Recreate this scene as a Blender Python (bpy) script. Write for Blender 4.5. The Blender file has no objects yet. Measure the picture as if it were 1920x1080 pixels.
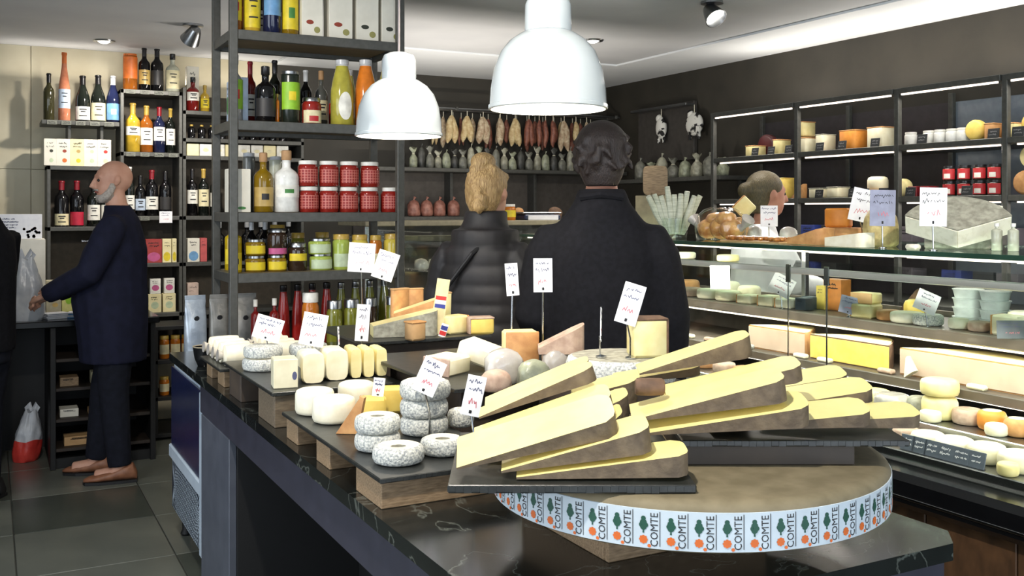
import bpy, math, random
from mathutils import Vector, Matrix
R = random.Random(7)
PI = math.pi
# ------------------------------------------------------------------ camera, world, light, exposure
F, HOR, CX, EYE = 1850.0, 395.0, 960.0, 1.5          # focal length and horizon in pixels of the 1920x1080 frame, eye height
YAW = math.atan(980 / F)
ca, sa = math.cos(YAW), math.sin(YAW)
scn = bpy.context.scene
COL = scn.collection
cam = bpy.data.cameras.new('camera')
cam.sensor_width = 36; cam.lens = 36 * F / 1920
cam.shift_y = -(540 - HOR) / 1920
cam.clip_start = .05
cam_o = bpy.data.objects.new('camera', cam); COL.objects.link(cam_o)
cam_o.location = (0, 0, EYE); cam_o.rotation_euler = (PI / 2, 0, -YAW)
scn.camera = cam_o
vs = scn.view_settings
scn.display_settings.display_device = 'sRGB'
vs.view_transform = 'Standard'; vs.look = 'None'; vs.gamma = 1; vs.use_curve_mapping = False
vs.exposure = 0.12
scn.cycles.max_bounces = 7; scn.cycles.transparent_max_bounces = 12
scn.cycles.sample_clamp_indirect = 4
world = bpy.data.worlds.new('world'); scn.world = world; world.use_nodes = True
world.node_tree.nodes['Background'].inputs[0].default_value = (.62, .72, .85, 1)
world.node_tree.nodes['Background'].inputs[1].default_value = .5

def add_light(name, kind, loc, power, color=(1, 1, 1), rot=(0, 0, 0), size=None, size_y=None, angle=None, blend=.6, radius=.05):
    l = bpy.data.lights.new(name, kind); l.energy = power; l.color = color
    if kind == 'AREA':
        l.shape = 'RECTANGLE'; l.size = size; l.size_y = size_y or size
    if kind == 'SPOT':
        l.spot_size = math.radians(angle); l.spot_blend = blend; l.shadow_soft_size = radius
    if kind == 'POINT': l.shadow_soft_size = radius
    o = bpy.data.objects.new(name, l); COL.objects.link(o); o.location = loc; o.rotation_euler = rot
    return o
# daylight through the shop-front window behind the camera
add_light('window_daylight', 'AREA', (1.0, -1.72, 1.45), 95, (.80, .89, 1), (PI / 2, 0, 0), 4.2, 2.0)
add_light('side_window_daylight', 'AREA', (-1.92, 2.2, 1.5), 70, (.84, .91, 1), (0, -PI / 2, 0), 1.8, 3.0)
WARM = (1, .87, .70); NEUT = (1, .93, .84)

# ------------------------------------------------------------------ measuring helpers: pixel column + known plane -> place in the room
def ray(px):
    t = (px - CX) / F
    return t * ca + sa, -t * sa + ca
def onv(px, v):
    ru, rv = ray(px); Y = v / rv
    return ru * Y, Y
def onu(px, u):
    ru, rv = ray(px); Y = u / ru
    return rv * Y, Y
def onz(px, py, z):
    Y = F * (EYE - z) / (py - HOR); ru, rv = ray(px)
    return Vector((ru * Y, rv * Y, z))
def at(px, py, Y):
    ru, rv = ray(px)
    return Vector((ru * Y, rv * Y, EYE - (py - HOR) * Y / F))
def zat(py, Y): return EYE - (py - HOR) * Y / F
def mm(d, Y): return d * Y / F

# ------------------------------------------------------------------ materials
def lin(c):
    return tuple(((x / 255) / 12.92 if x / 255 <= .04045 else ((x / 255 + .055) / 1.055) ** 2.4) for x in c)
MATS = {}
def pm(name, c, c2=None, rough=.5, metal=0., scale=25., bump=0., emit=0., coat=0., trans=0., contrast=(.35, .65), alpha=1., stretch=None, spec=.5):
    """procedural principled material: two sRGB colours mixed by noise"""
    if name in MATS: return MATS[name]
    m = bpy.data.materials.new(name); m.use_nodes = True; MATS[name] = m
    nt = m.node_tree; b = nt.nodes['Principled BSDF']
    a = lin(c); bb = lin(c2 if c2 else tuple(max(0, x * .88) for x in c))
    tc = nt.nodes.new('ShaderNodeTexCoord'); ns = nt.nodes.new('ShaderNodeTexNoise')
    ns.inputs['Scale'].default_value = scale; ns.inputs['Detail'].default_value = 4
    src = tc.outputs['Object']
    if stretch:
        mp = nt.nodes.new('ShaderNodeMapping'); mp.inputs['Scale'].default_value = stretch
        nt.links.new(src, mp.inputs[0]); src = mp.outputs[0]
    nt.links.new(src, ns.inputs['Vector'])
    cr = nt.nodes.new('ShaderNodeValToRGB')
    cr.color_ramp.elements[0].position = contrast[0]; cr.color_ramp.elements[1].position = contrast[1]
    cr.color_ramp.elements[0].color = (*bb, 1); cr.color_ramp.elements[1].color = (*a, 1)
    nt.links.new(ns.outputs['Fac'], cr.inputs[0]); nt.links.new(cr.outputs[0], b.inputs['Base Color'])
    b.inputs['Roughness'].default_value = rough; b.inputs['Metallic'].default_value = metal
    b.inputs['Coat Weight'].default_value = coat; b.inputs['Coat Roughness'].default_value = .08
    b.inputs['Transmission Weight'].default_value = trans; b.inputs['Alpha'].default_value = alpha
    b.inputs['Specular IOR Level'].default_value = spec
    if emit:
        b.inputs['Emission Color'].default_value = (*a, 1); b.inputs['Emission Strength'].default_value = emit
    if bump:
        bp = nt.nodes.new('ShaderNodeBump'); bp.inputs['Strength'].default_value = bump; bp.inputs['Distance'].default_value = .01
        nt.links.new(ns.outputs['Fac'], bp.inputs['Height']); nt.links.new(bp.outputs[0], b.inputs['Normal'])
    return m
def glass(name, tint, gloss_rough=.03, base=.04):
    if name in MATS: return MATS[name]
    m = bpy.data.materials.new(name); m.use_nodes = True; MATS[name] = m
    nt = m.node_tree; nt.nodes.remove(nt.nodes['Principled BSDF'])
    out = nt.nodes['Material Output']
    tr = nt.nodes.new('ShaderNodeBsdfTransparent'); tr.inputs[0].default_value = (*tint, 1)
    gl = nt.nodes.new('ShaderNodeBsdfGlossy'); gl.inputs['Roughness'].default_value = gloss_rough
    lw = nt.nodes.new('ShaderNodeLayerWeight'); fr = nt.nodes.new('ShaderNodeMath'); fr.operation = 'POWER'; fr.inputs[1].default_value = 5
    nt.links.new(lw.outputs['Facing'], fr.inputs[0])
    ad = nt.nodes.new('ShaderNodeMath'); ad.operation = 'MULTIPLY_ADD'; ad.inputs[1].default_value = .8; ad.inputs[2].default_value = base
    mx = nt.nodes.new('ShaderNodeMixShader')
    nt.links.new(fr.outputs[0], ad.inputs[0]); nt.links.new(ad.outputs[0], mx.inputs[0])
    nt.links.new(tr.outputs[0], mx.inputs[1]); nt.links.new(gl.outputs[0], mx.inputs[2]); nt.links.new(mx.outputs[0], out.inputs[0])
    return m
def marble(name):
    m = pm(name, (26, 30, 29), (16, 19, 19), rough=.16, scale=6, spec=.5)
    nt = m.node_tree; b = nt.nodes['Principled BSDF']
    tc = [n for n in nt.nodes if n.type == 'TEX_COORD'][0]; cr = [n for n in nt.nodes if n.type == 'VALTORGB'][0]
    n1 = nt.nodes.new('ShaderNodeTexNoise'); n1.inputs['Scale'].default_value = 3.2; n1.inputs['Detail'].default_value = 6; n1.inputs['Distortion'].default_value = 1.2
    nt.links.new(tc.outputs['Object'], n1.inputs['Vector'])
    r2 = nt.nodes.new('ShaderNodeValToRGB'); e = r2.color_ramp.elements
    e[0].position = .490; e[0].color = (0, 0, 0, 1); e[1].position = .510; e[1].color = (0, 0, 0, 1)
    k = e.new(.5); k.color = (1, 1, 1, 1)
    nt.links.new(n1.outputs['Fac'], r2.inputs[0])
    mx = nt.nodes.new('ShaderNodeMix'); mx.data_type = 'RGBA'
    nt.links.new(r2.outputs[0], mx.inputs['Factor']); nt.links.new(cr.outputs[0], mx.inputs['A']); mx.inputs['B'].default_value = (*lin((84, 88, 82)), 1)
    nt.links.new(mx.outputs['Result'], b.inputs['Base Color'])
    return m
M = dict(
    ceiling=pm('ceiling_paint', (204, 205, 206), (197, 198, 200), .8, scale=3),
    ceil_band=pm('ceiling_band_paint', (236, 239, 240), (230, 233, 235), .7, scale=3),
    beige=pm('beige_stone', (206, 198, 172), (184, 174, 146), .55, scale=3.5, contrast=(.3, .7)),
    darkwall=pm('dark_brown_wall', (58, 54, 46), (49, 46, 39), .6, scale=4),
    plaster=pm('plain_plaster', (190, 188, 182), None, .8, scale=3),
    tile=pm('floor_tile_grey', (112, 114, 104), (94, 97, 89), .30, scale=4, contrast=(.25, .75)),
    tile2=pm('floor_tile_dark', (78, 82, 74), (66, 70, 63), .30, scale=4, contrast=(.25, .75)),
    grout=pm('floor_grout', (70, 72, 66), None, .8),
    marble=marble('black_marble'),
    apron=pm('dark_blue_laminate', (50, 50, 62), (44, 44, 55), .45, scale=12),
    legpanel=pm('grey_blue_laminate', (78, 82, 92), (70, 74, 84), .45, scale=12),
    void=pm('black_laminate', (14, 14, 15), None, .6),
    metal=pm('dark_grey_metal', (84, 84, 80), (74, 74, 70), .45, .25, scale=40),
    shelfwood=pm('shelf_underside_wood', (132, 114, 84), (108, 92, 66), .5, scale=14, stretch=(1, 8, 8)),
    wood=pm('pale_crate_wood', (150, 126, 96), (116, 94, 68), .6, scale=18, stretch=(2, 14, 14), bump=.1),
    wood2=pm('brown_counter_wood', (96, 68, 44), (66, 46, 30), .5, scale=10, stretch=(8, 2, 1), bump=.1),
    slate=pm('black_slate', (40, 42, 40), (28, 30, 29), .35, scale=30, bump=.08),
    black=pm('matt_black', (22, 22, 24), None, .55), shelfgrey=pm('case_shelf_grey', (92, 84, 74), (78, 71, 62), .4, scale=12), gblack=pm('gloss_black', (16, 17, 19), None, .15),
    steel=pm('brushed_steel', (170, 172, 174), (150, 152, 154), .28, 1, scale=30, stretch=(1, 20, 20)),
    chrome=pm('chrome', (210, 212, 214), None, .12, 1),
    white=pm('white_enamel', (196, 202, 202), (190, 196, 196), .16, coat=.6, scale=8),
    warmwhite=pm('warm_white_enamel', (236, 228, 206), None, .35),
    paper=pm('white_paper', (238, 238, 240), (230, 230, 234), .7, scale=40),
    card=pm('white_carton', (226, 222, 208), (216, 212, 198), .6, scale=14),
    cream=pm('cream_carton', (232, 222, 178), (222, 210, 160), .6, scale=14),
    ink=pm('dark_ink', (84, 88, 120), None, .7), inkblack=pm('black_ink', (38, 38, 40), None, .7), red_ink=pm('red_ink', (216, 120, 130), None, .7),
    glassd=glass('case_glass', (.93, .96, .94)), mirror=pm('mirror_painted_reflection', (132, 142, 152), (122, 132, 143), .18, .35),  # mirror panel: its pale blue reflection is painted into the base colour
    led=pm('led_light', (255, 238, 222), None, .5, emit=2.2), bulb=pm('bulb_glow', (255, 232, 190), None, .5, emit=9),
    spotglow=pm('downlight_glow', (255, 250, 240), None, .5, emit=14),
    # cheese
    comte=pm('comte_paste', (240, 227, 156), (232, 216, 140), .42, scale=30, contrast=(.2, .8), spec=.4),
    comterind=pm('comte_rind', (112, 96, 74), (84, 70, 54), .7, scale=45, bump=.35, contrast=(.3, .7)),
    wheeltop=pm('wheel_rind_top', (122, 111, 86), (104, 94, 70), .75, scale=24, bump=.15),
    goat=pm('white_goat_cheese', (240, 234, 212), (228, 220, 192), .6, scale=30, bump=.15),
    ash=pm('ash_grey_rind', (218, 218, 208), (146, 150, 150), .7, scale=190, bump=.5, contrast=(.36, .60)),
    pale=pm('pale_yellow_cheese', (238, 226, 168), (228, 212, 146), .5, scale=25),
    palewhite=pm('ivory_cheese', (242, 236, 206), (232, 222, 186), .5, scale=25),
    yellow=pm('yellow_cheese', (234, 206, 108), (222, 190, 92), .5, scale=25),
    orange=pm('orange_cheese', (226, 150, 62), (210, 132, 50), .5, scale=25),
    tan=pm('tan_rind', (206, 156, 100), (180, 128, 78), .65, scale=30, bump=.25),
    greyrind=pm('grey_rind', (168, 166, 150), (130, 128, 114), .75, scale=50, bump=.4),
    pinkrind=pm('pinkish_rind', (196, 170, 150), (170, 142, 124), .65, scale=40, bump=.3),
    brownrind=pm('dark_brown_rind', (112, 84, 62), (84, 62, 46), .7, scale=40, bump=.3),
    film=pm('cling_film_cheese', (200, 196, 186), (172, 166, 160), .16, scale=18, bump=.4, coat=.5),
    kraft=pm('kraft_paper', (196, 158, 110), (180, 142, 96), .65, scale=20),
    flagred=pm('flag_red', (206, 50, 46), None, .6), flagblue=pm('flag_blue', (48, 58, 140), None, .6),
    # people
    skin=pm('skin', (206, 158, 134), (192, 140, 116), .55, scale=14), skin2=pm('ruddy_skin', (186, 132, 108), (172, 116, 94), .55, scale=14),
    navy=pm('navy_cloth', (27, 29, 48), (21, 23, 39), .85, scale=18, bump=.15, spec=.2), coatblk=pm('black_wool', (24, 24, 28), (18, 18, 21), .9, scale=60, bump=.1, spec=.15),
    puffer=pm('black_puffer', (38, 36, 38), (28, 27, 29), .6, scale=10, bump=.1), trouser=pm('dark_trousers', (26, 28, 38), (20, 22, 30), .9, scale=30, spec=.2),
    leather=pm('tan_leather', (150, 100, 72), (126, 82, 58), .5, scale=25), haird=pm('dark_brown_hair', (44, 32, 28), (26, 19, 17), .5, scale=60, stretch=(6, 6, 1), bump=.4),
    hairb=pm('blonde_hair', (196, 164, 112), (140, 108, 66), .45, scale=34, stretch=(7, 7, 1), bump=.6), hairg=pm('grey_beard', (186, 178, 168), (160, 150, 140), .8, scale=80, bump=.3),
    hairo=pm('olive_brown_hair', (92, 80, 50), (62, 54, 34), .5, scale=50, stretch=(6, 6, 1), bump=.4), whitecoat=pm('white_coat', (226, 228, 228), (212, 214, 216), .85, scale=12, bump=.2),
    eye=pm('eye_dark', (40, 32, 28), None, .2), lip=pm('lip', (168, 96, 86), None, .5),
    bagpl=pm('thin_plastic_bag', (222, 224, 226), (196, 200, 206), .28, scale=16, bump=.5, trans=.25), bagred=pm('red_plastic', (206, 66, 56), (186, 52, 46), .35, scale=16, bump=.3),
    foilbag=pm('grey_foil_bag', (138, 136, 130), (104, 104, 100), .3, .15, scale=14, bump=.5), greenbag=pm('grey_green_bag', (164, 168, 142), (118, 122, 104), .3, scale=26, bump=.6),
    chiller=pm('pale_blue_white_plastic', (190, 204, 216), (180, 194, 208), .4, scale=10), navypanel=pm('navy_panel', (26, 34, 72), None, .25),
)
def col(name, c, rough=.35, **k): return pm(name, c, None, rough, **k)

# ------------------------------------------------------------------ mesh builder
class MB:
    def __init__(s): s.v = []; s.f = []; s.m = []
    def add(s, vs, fs, mi=0, mat=None):
        n = len(s.v)
        s.v += [tuple(mat @ Vector(p)) if mat else tuple(p) for p in vs]
        s.f += [tuple(i + n for i in f) for f in fs]; s.m += [mi] * len(fs)
        return s
    def box(s, x0, x1, y0, y1, z0, z1, b=0., mi=0, mat=None):
        """box, chamfered by b"""
        if b <= 0:
            vs = [(x, y, z) for z in (z0, z1) for y in (y0, y1) for x in (x0, x1)]
            return s.add(vs, [(0, 2, 3, 1), (4, 5, 7, 6), (0, 1, 5, 4), (2, 6, 7, 3), (0, 4, 6, 2), (1, 3, 7, 5)], mi, mat)
        b = min(b, (x1 - x0) * .45, (y1 - y0) * .45, (z1 - z0) * .45)
        vs = []; idx = {}
        for i, (xa, xb) in enumerate(((x0, x0 + b), (x1, x1 - b))):
            for j, (ya, yb) in enumerate(((y0, y0 + b), (y1, y1 - b))):
                for k, (za, zb) in enumerate(((z0, z0 + b), (z1, z1 - b))):
                    for t, p in enumerate(((xa, yb, zb), (xb, ya, zb), (xb, yb, za))):
                        idx[i, j, k, t] = len(vs); vs.append(p)
        I = lambda i, j, k, t: idx[i, j, k, t]
        fs = [(I(0,0,0,0), I(0,0,1,0), I(0,1,1,0), I(0,1,0,0)), (I(1,0,0,0), I(1,1,0,0), I(1,1,1,0), I(1,0,1,0)),
              (I(0,0,0,1), I(1,0,0,1), I(1,0,1,1), I(0,0,1,1)), (I(0,1,0,1), I(0,1,1,1), I(1,1,1,1), I(1,1,0,1)),
              (I(0,0,0,2), I(0,1,0,2), I(1,1,0,2), I(1,0,0,2)), (I(0,0,1,2), I(1,0,1,2), I(1,1,1,2), I(0,1,1,2))]
        for i in (0, 1):
            for j in (0, 1):
                q = (I(i,j,0,0), I(i,j,0,1), I(i,j,1,1), I(i,j,1,0)); fs.append(q if i == j else q[::-1])
            for k in (0, 1):
                q = (I(i,0,k,0), I(i,1,k,0), I(i,1,k,2), I(i,0,k,2)); fs.append(q if i != k else q[::-1])
        for j in (0, 1):
            for k in (0, 1):
                q = (I(0,j,k,1), I(0,j,k,2), I(1,j,k,2), I(1,j,k,1)); fs.append(q if j != k else q[::-1])
        for i in (0, 1):
            for j in (0, 1):
                for k in (0, 1):
                    q = (I(i,j,k,0), I(i,j,k,1), I(i,j,k,2)); fs.append(q if (i + j + k) % 2 else q[::-1])
        return s.add(vs, fs, mi, mat)
    def lathe(s, prof, n=18, mi=0, mat=None, a0=0., a1=2 * PI, sx=1., sy=1., cap=True):
        full = abs(a1 - a0 - 2 * PI) < 1e-6; k = n if full else n + 1
        vs = []; fs = []
        for r, z in prof:
            for i in range(k):
                a = a0 + (a1 - a0) * i / n
                vs.append((r * math.cos(a) * sx, r * math.sin(a) * sy, z))
        for j in range(len(prof) - 1):
            for i in range(n):
                i2 = (i + 1) % k if full else i + 1
                fs.append((j * k + i, j * k + i2, (j + 1) * k + i2, (j + 1) * k + i))
        if full and cap:
            if prof[0][0] > 1e-5: fs.append(tuple(reversed(range(k))))
            if prof[-1][0] > 1e-5: fs.append(tuple(range((len(prof) - 1) * k, len(prof) * k)))
        return s.add(vs, fs, mi, mat)
    def tube(s, pts, r, n=8, mi=0, mat=None, caps=True):
        """tube through points; r a number or one radius (or (ra, rb)) per point"""
        pts = [Vector(p) for p in pts]; k = len(pts)
        rs = [r] * k if not isinstance(r, (list, tuple)) else list(r)
        vs = []; fs = []; ref = None
        for i, p in enumerate(pts):
            d = (pts[min(i + 1, k - 1)] - pts[max(i - 1, 0)]).normalized()
            if ref is None:
                ref = Vector((1, 0, 0)) if abs(d.x) < .8 else Vector((0, 1, 0))
            x = (ref - d * ref.dot(d)).normalized(); y = d.cross(x); ref = x
            ra, rb = rs[i] if isinstance(rs[i], (list, tuple)) else (rs[i], rs[i])
            for j in range(n):
                a = 2 * PI * j / n
                vs.append(p + x * (ra * math.cos(a)) + y * (rb * math.sin(a)))
        for i in range(k - 1):
            for j in range(n):
                fs.append((i * n + j, i * n + (j + 1) % n, (i + 1) * n + (j + 1) % n, (i + 1) * n + j))
        if caps:
            fs.append(tuple(reversed(range(n)))); fs.append(tuple(range((k - 1) * n, k * n)))
        return s.add([tuple(q) for q in vs], fs, mi, mat)
    def ball(s, c, r, n=14, m=10, mi=0, mat=None):
        rx, ry, rz = r if isinstance(r, (list, tuple)) else (r, r, r)
        vs = [(c[0], c[1], c[2] - rz)]; fs = []
        for j in range(1, m):
            a = -PI / 2 + PI * j / m
            for i in range(n):
                b = 2 * PI * i / n
                vs.append((c[0] + rx * math.cos(a) * math.cos(b), c[1] + ry * math.cos(a) * math.sin(b), c[2] + rz * math.sin(a)))
        vs.append((c[0], c[1], c[2] + rz)); t = len(vs) - 1
        for i in range(n):
            fs.append((0, 1 + (i + 1) % n, 1 + i)); fs.append((t, 1 + (m - 2) * n + i, 1 + (m - 2) * n + (i + 1) % n))
        for j in range(m - 2):
            for i in range(n):
                a = 1 + j * n
                fs.append((a + i, a + (i + 1) % n, a + n + (i + 1) % n, a + n + i))
        return s.add(vs, fs, mi, mat)
    def prism(s, poly, z0, z1, mi=0, mat=None):
        n = len(poly)
        vs = [(x, y, z0) for x, y in poly] + [(x, y, z1) for x, y in poly]
        fs = [tuple(reversed(range(n))), tuple(range(n, 2 * n))] + [(i, (i + 1) % n, n + (i + 1) % n, n + i) for i in range(n)]
        return s.add(vs, fs, mi, mat)
    def stack(s, rings, mi=0, mat=None):
        """loft: rings of equal length lists of points"""
        n = len(rings[0]); vs = [p for r in rings for p in r]; fs = []
        for j in range(len(rings) - 1):
            for i in range(n):
                fs.append((j * n + i, j * n + (i + 1) % n, (j + 1) * n + (i + 1) % n, (j + 1) * n + i))
        fs.append(tuple(reversed(range(n)))); fs.append(tuple(range((len(rings) - 1) * n, len(rings) * n)))
        return s.add(vs, fs, mi, mat)
    def rows(s, rows, mi=0, n=16):
        """body of stacked ellipses (cx, cy, z, rx, ry)"""
        return s.stack([[(cx + rx * math.cos(2 * PI * i / n), cy + ry * math.sin(2 * PI * i / n), z) for i in range(n)] for cx, cy, z, rx, ry in rows], mi)
    def mesh(s, name, mats, smooth=None):
        me = bpy.data.meshes.new(name); me.from_pydata(s.v, [], s.f)
        for m in (mats if isinstance(mats, (list, tuple)) else [mats]): me.materials.append(m)
        if any(s.m): me.polygons.foreach_set('material_index', s.m)
        if smooth is not None:
            me.shade_smooth(); me.set_sharp_from_angle(angle=math.radians(smooth))
        me.update()
        return me
    def build(s, name, mats, parent=None, smooth=40, loc=(0, 0, 0), rot=(0, 0, 0)):
        return obj(name, s.mesh(name, mats, smooth), parent, loc, rot)
def obj(name, me, parent=None, loc=(0, 0, 0), rot=(0, 0, 0)):
    o = bpy.data.objects.new(name, me); COL.objects.link(o)
    o.parent = parent; o.location = loc; o.rotation_euler = rot
    return o
def tag(o, label, cat, group=None):
    o['label'] = label; o['category'] = cat
    if group: o['group'] = group
    return o
def thing(name, label, cat, loc=(0, 0, 0), rotz=0., group=None, rot=None):
    o = obj(name, None, None, loc, rot or (0, 0, rotz))
    o.empty_display_size = .05
    return tag(o, label, cat, group)
def struct(o): o['kind'] = 'structure'; return o
def dup(root, loc, rotz=None, label=None, group=None):
    r = root.copy(); COL.objects.link(r); r.location = loc
    if rotz is not None: r.rotation_euler = (0, 0, rotz)
    if label: r['label'] = label
    if group: r['group'] = group
    for ch in list(root.children):
        c = ch.copy(); COL.objects.link(c); c.parent = r
        for g in list(ch.children):
            d = g.copy(); COL.objects.link(d); d.parent = c
    return r
def scribble(mb, x0, x1, z0, z1, rows, y, seed, w=.0012, mi=0):
    """illegible handwriting strokes in the x-z plane at depth y (facing -y)"""
    q = random.Random(seed); dz = (z1 - z0) / rows
    for k in range(rows):
        zc = z1 - dz * (k + .5); a = x0 + (x1 - x0) * q.uniform(0, .15); b = x1 - (x1 - x0) * q.uniform(0, .25)
        n = max(8, int((b - a) / (dz * .17))); pts = []
        for i in range(n + 1):
            pts.append((a + (b - a) * (i + q.uniform(-.35, .35)) / n, zc + dz * (q.uniform(.06, .42) if q.random() < .3 else q.uniform(.04, .2)) * (1 if i % 2 else -1)))
        for i in range(n):
            if q.random() < .16: continue
            (xa, za), (xb, zb) = pts[i], pts[i + 1]
            L = math.hypot(xb - xa, zb - za) or 1; nx, nz = -(zb - za) / L * w / 2, (xb - xa) / L * w / 2
            mb.add([(xa + nx, y, za + nz), (xb + nx, y, zb + nz), (xb - nx, y, zb - nz), (xa - nx, y, za - nz)], [(0, 1, 2, 3)], mi)
# ------------------------------------------------------------------ the room
CEIL = 2.62; UL, UR, VF, VB = -2.0, 4.9, -1.7, 7.45
fl = struct(MB().box(UL, UR + .1, VF - .1, VB + .1, -.08, -.006).build('floor', M['grout']))
TS = .62
ta = MB().box(.003, TS - .003, .003, TS - .003, 0, .006, .002).mesh('tile', M['tile']); tb = MB().box(.003, TS - .003, .003, TS - .003, 0, .006, .002).mesh('tile', M['tile2'])
for i in range(-3, 8):
    for j in range(-2, 12):
        u0, v0 = i * TS + .1, j * TS + .15
        if u0 < UL or u0 + TS > UR or v0 + TS > VB or v0 < VF: continue
        obj('tile', tb if (i, j) in ((0, 8), (-1, 9), (1, 6), (2, 9), (-2, 7), (4, 5)) else ta, fl, (u0, v0, -.006))
cl = struct(MB().box(UL, UR, VF, VB, CEIL, CEIL + .06).build('ceiling', M['ceiling']))
bd = MB(); bd.box(4.24, UR, VF, VB, CEIL - .014, CEIL - .001); bd.build('ceiling_border', M['ceil_band'], cl)
bd = MB(); bd.box(1.9, 4.24, 6.3, VB, CEIL - .014, CEIL - .001); bd.build('ceiling_border', M['ceil_band'], cl)
wb = struct(MB().box(UL, UR, VB + .02, VB + .14, 0, CEIL).build('wall_back', M['beige']))
# large stone panels of the beige wall, thin joints between them
UD = onv(520, VB)[0]
edges = [UL, -1.35, -.55, onv(58, VB)[0], .98, UD]
for a, b in zip(edges, edges[1:]):
    for z0, z1 in ((0, .9), (.903, 1.78), (1.783, CEIL)):
        MB().box(a + .002, b - .002, VB, VB + .02, z0, z1, .0015).build('panel', M['beige'], wb)
MB().box(UD, UR, VB - .01, VB + .02, 0, CEIL).build('dark_panel', M['darkwall'], wb)
struct(MB().box(UR, UR + .12, VF, VB + .14, 0, CEIL).build('wall_right', M['darkwall']))
wl = MB(); wl.box(UL - .12, UL, VF, .6, 0, CEIL); wl.box(UL - .12, UL, 3.8, VB + .14, 0, CEIL); wl.box(UL - .12, UL, .6, 3.8, 0, .5); wl.box(UL - .12, UL, .6, 3.8, 2.45, CEIL)
struct(wl.build('wall_left', M['plaster']))
wf = MB(); wf.box(UL, -1.2, VF - .14, VF, 0, CEIL); wf.box(3.2, UR, VF - .14, VF, 0, CEIL); wf.box(-1.2, 3.2, VF - .14, VF, 0, .35); wf.box(-1.2, 3.2, VF - .14, VF, 2.5, CEIL)
struct(wf.build('wall_front', M['plaster']))
wn = struct(MB().box(-1.2, 3.2, VF - .13, VF - .12, .35, 2.5).build('window_1', M['glassd']))
for u in (-1.2, .23, 1.68, 3.13): MB().box(u, u + .06, VF - .12, VF - .06, .35, 2.5, .004).build('frame', M['metal'], wn)
wn2 = struct(MB().box(UL - .08, UL - .07, .6, 3.8, .5, 2.45).build('window_2', M['glassd']))
for v in (.6, 2.17, 3.74): MB().box(UL - .06, UL - .02, v, v + .06, .5, 2.45, .004).build('frame', M['metal'], wn2)

# ceiling lamps
def downlight(p, label, power, glow=True):
    t = thing('recessed_downlight', label, 'ceiling light', (p.x, p.y, CEIL), group='recessed downlights')
    MB().lathe([(.042, -.004), (.046, -.010), (.066, -.008), (.070, 0), (.042, 0), (.042, -.004)], 24, cap=False).build('trim_ring', M['steel'], t)
    MB().lathe([(.0001, -.020), (.022, -.017), (.034, -.010), (.041, -.004)], 24, cap=False).build('lens', M['spotglow'] if glow else M['warmwhite'], t)
    add_light('downlight_lamp', 'SPOT', (p.x, p.y, CEIL - .02), power, NEUT, (0, 0, 0), angle=110, blend=.8, radius=.04)
downlight(onz(195, 76, CEIL), 'lit recessed downlight in the ceiling above the wine wall', 38)
downlight(onz(1112, 75, CEIL), 'small recessed downlight in the grey ceiling near the dark wall', 30)
def spotlamp(p, label, power, target):
    t = thing('ceiling_spotlight', label, 'ceiling light', (p.x, p.y, CEIL), group='grey ceiling spotlights')
    MB().lathe([(.0001, 0), (.06, 0), (.06, -.012), (.0001, -.014)][::-1], 24).build('mount_plate', M['steel'], t)
    d = (Vector(target) - Vector((p.x, p.y, CEIL - .05))).normalized()
    q = Vector((0, 0, -1)).rotation_difference(d)
    h = MB(); h.lathe([(.0001, .045), (.030, .045), (.038, .03), (.06, -.05), (.056, -.052), (.034, .0), (.0001, .005)], 24, mat=q.to_matrix().to_4x4())
    hd = h.build('lamp_head', M['steel'], t, loc=(0, 0, -.06))
    MB().lathe([(.0001, -.02), (.042, -.02)], 20, cap=False, mat=q.to_matrix().to_4x4()).build('bulb', M['spotglow'], hd)
    MB().tube([(0, 0, -.01), (0, 0, -.04)], .009).build('swivel', M['steel'], t)
    o = add_light('spot_lamp', 'SPOT', (p.x + d.x * .05, p.y + d.y * .05, CEIL - .06 + d.z * .05), power, NEUT, (0, 0, 0), angle=85, blend=.7, radius=.04)
    o.rotation_euler = q.to_euler()
spotlamp(onz(362, 46, CEIL), 'grey conical spotlight on the ceiling by the metal shelf unit', 75, (.7, 7.3, 1.6))
spotlamp(onz(1335, 3, CEIL), 'grey conical spotlight on the ceiling by the pale border strip', 160, (3.4, 2.6, .9))
spotlamp(Vector((.2, .9, 0)), 'added unseen grey spotlight on the ceiling near the shop window', 120, (1.1, 1.9, .95))  # from this spotlight to the last: out of view, added for general light
spotlamp(Vector((2.3, .7, 0)), 'added unseen grey spotlight on the ceiling over the aisle', 100, (2.8, 2.2, .8))
spotlamp(Vector((.1, 3.0, 0)), 'added unseen grey spotlight on the ceiling over the open floor', 85, (1.1, 4.4, 1.3))
spotlamp(Vector((2.6, 3.4, 0)), 'added unseen grey spotlight on the ceiling above the customers', 70, (2.8, 6.6, 1.5))
spotlamp(Vector((1.2, 2.4, 0)), 'added unseen grey spotlight on the ceiling straight above the island', 70, (1.15, 2.7, .95))

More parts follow.
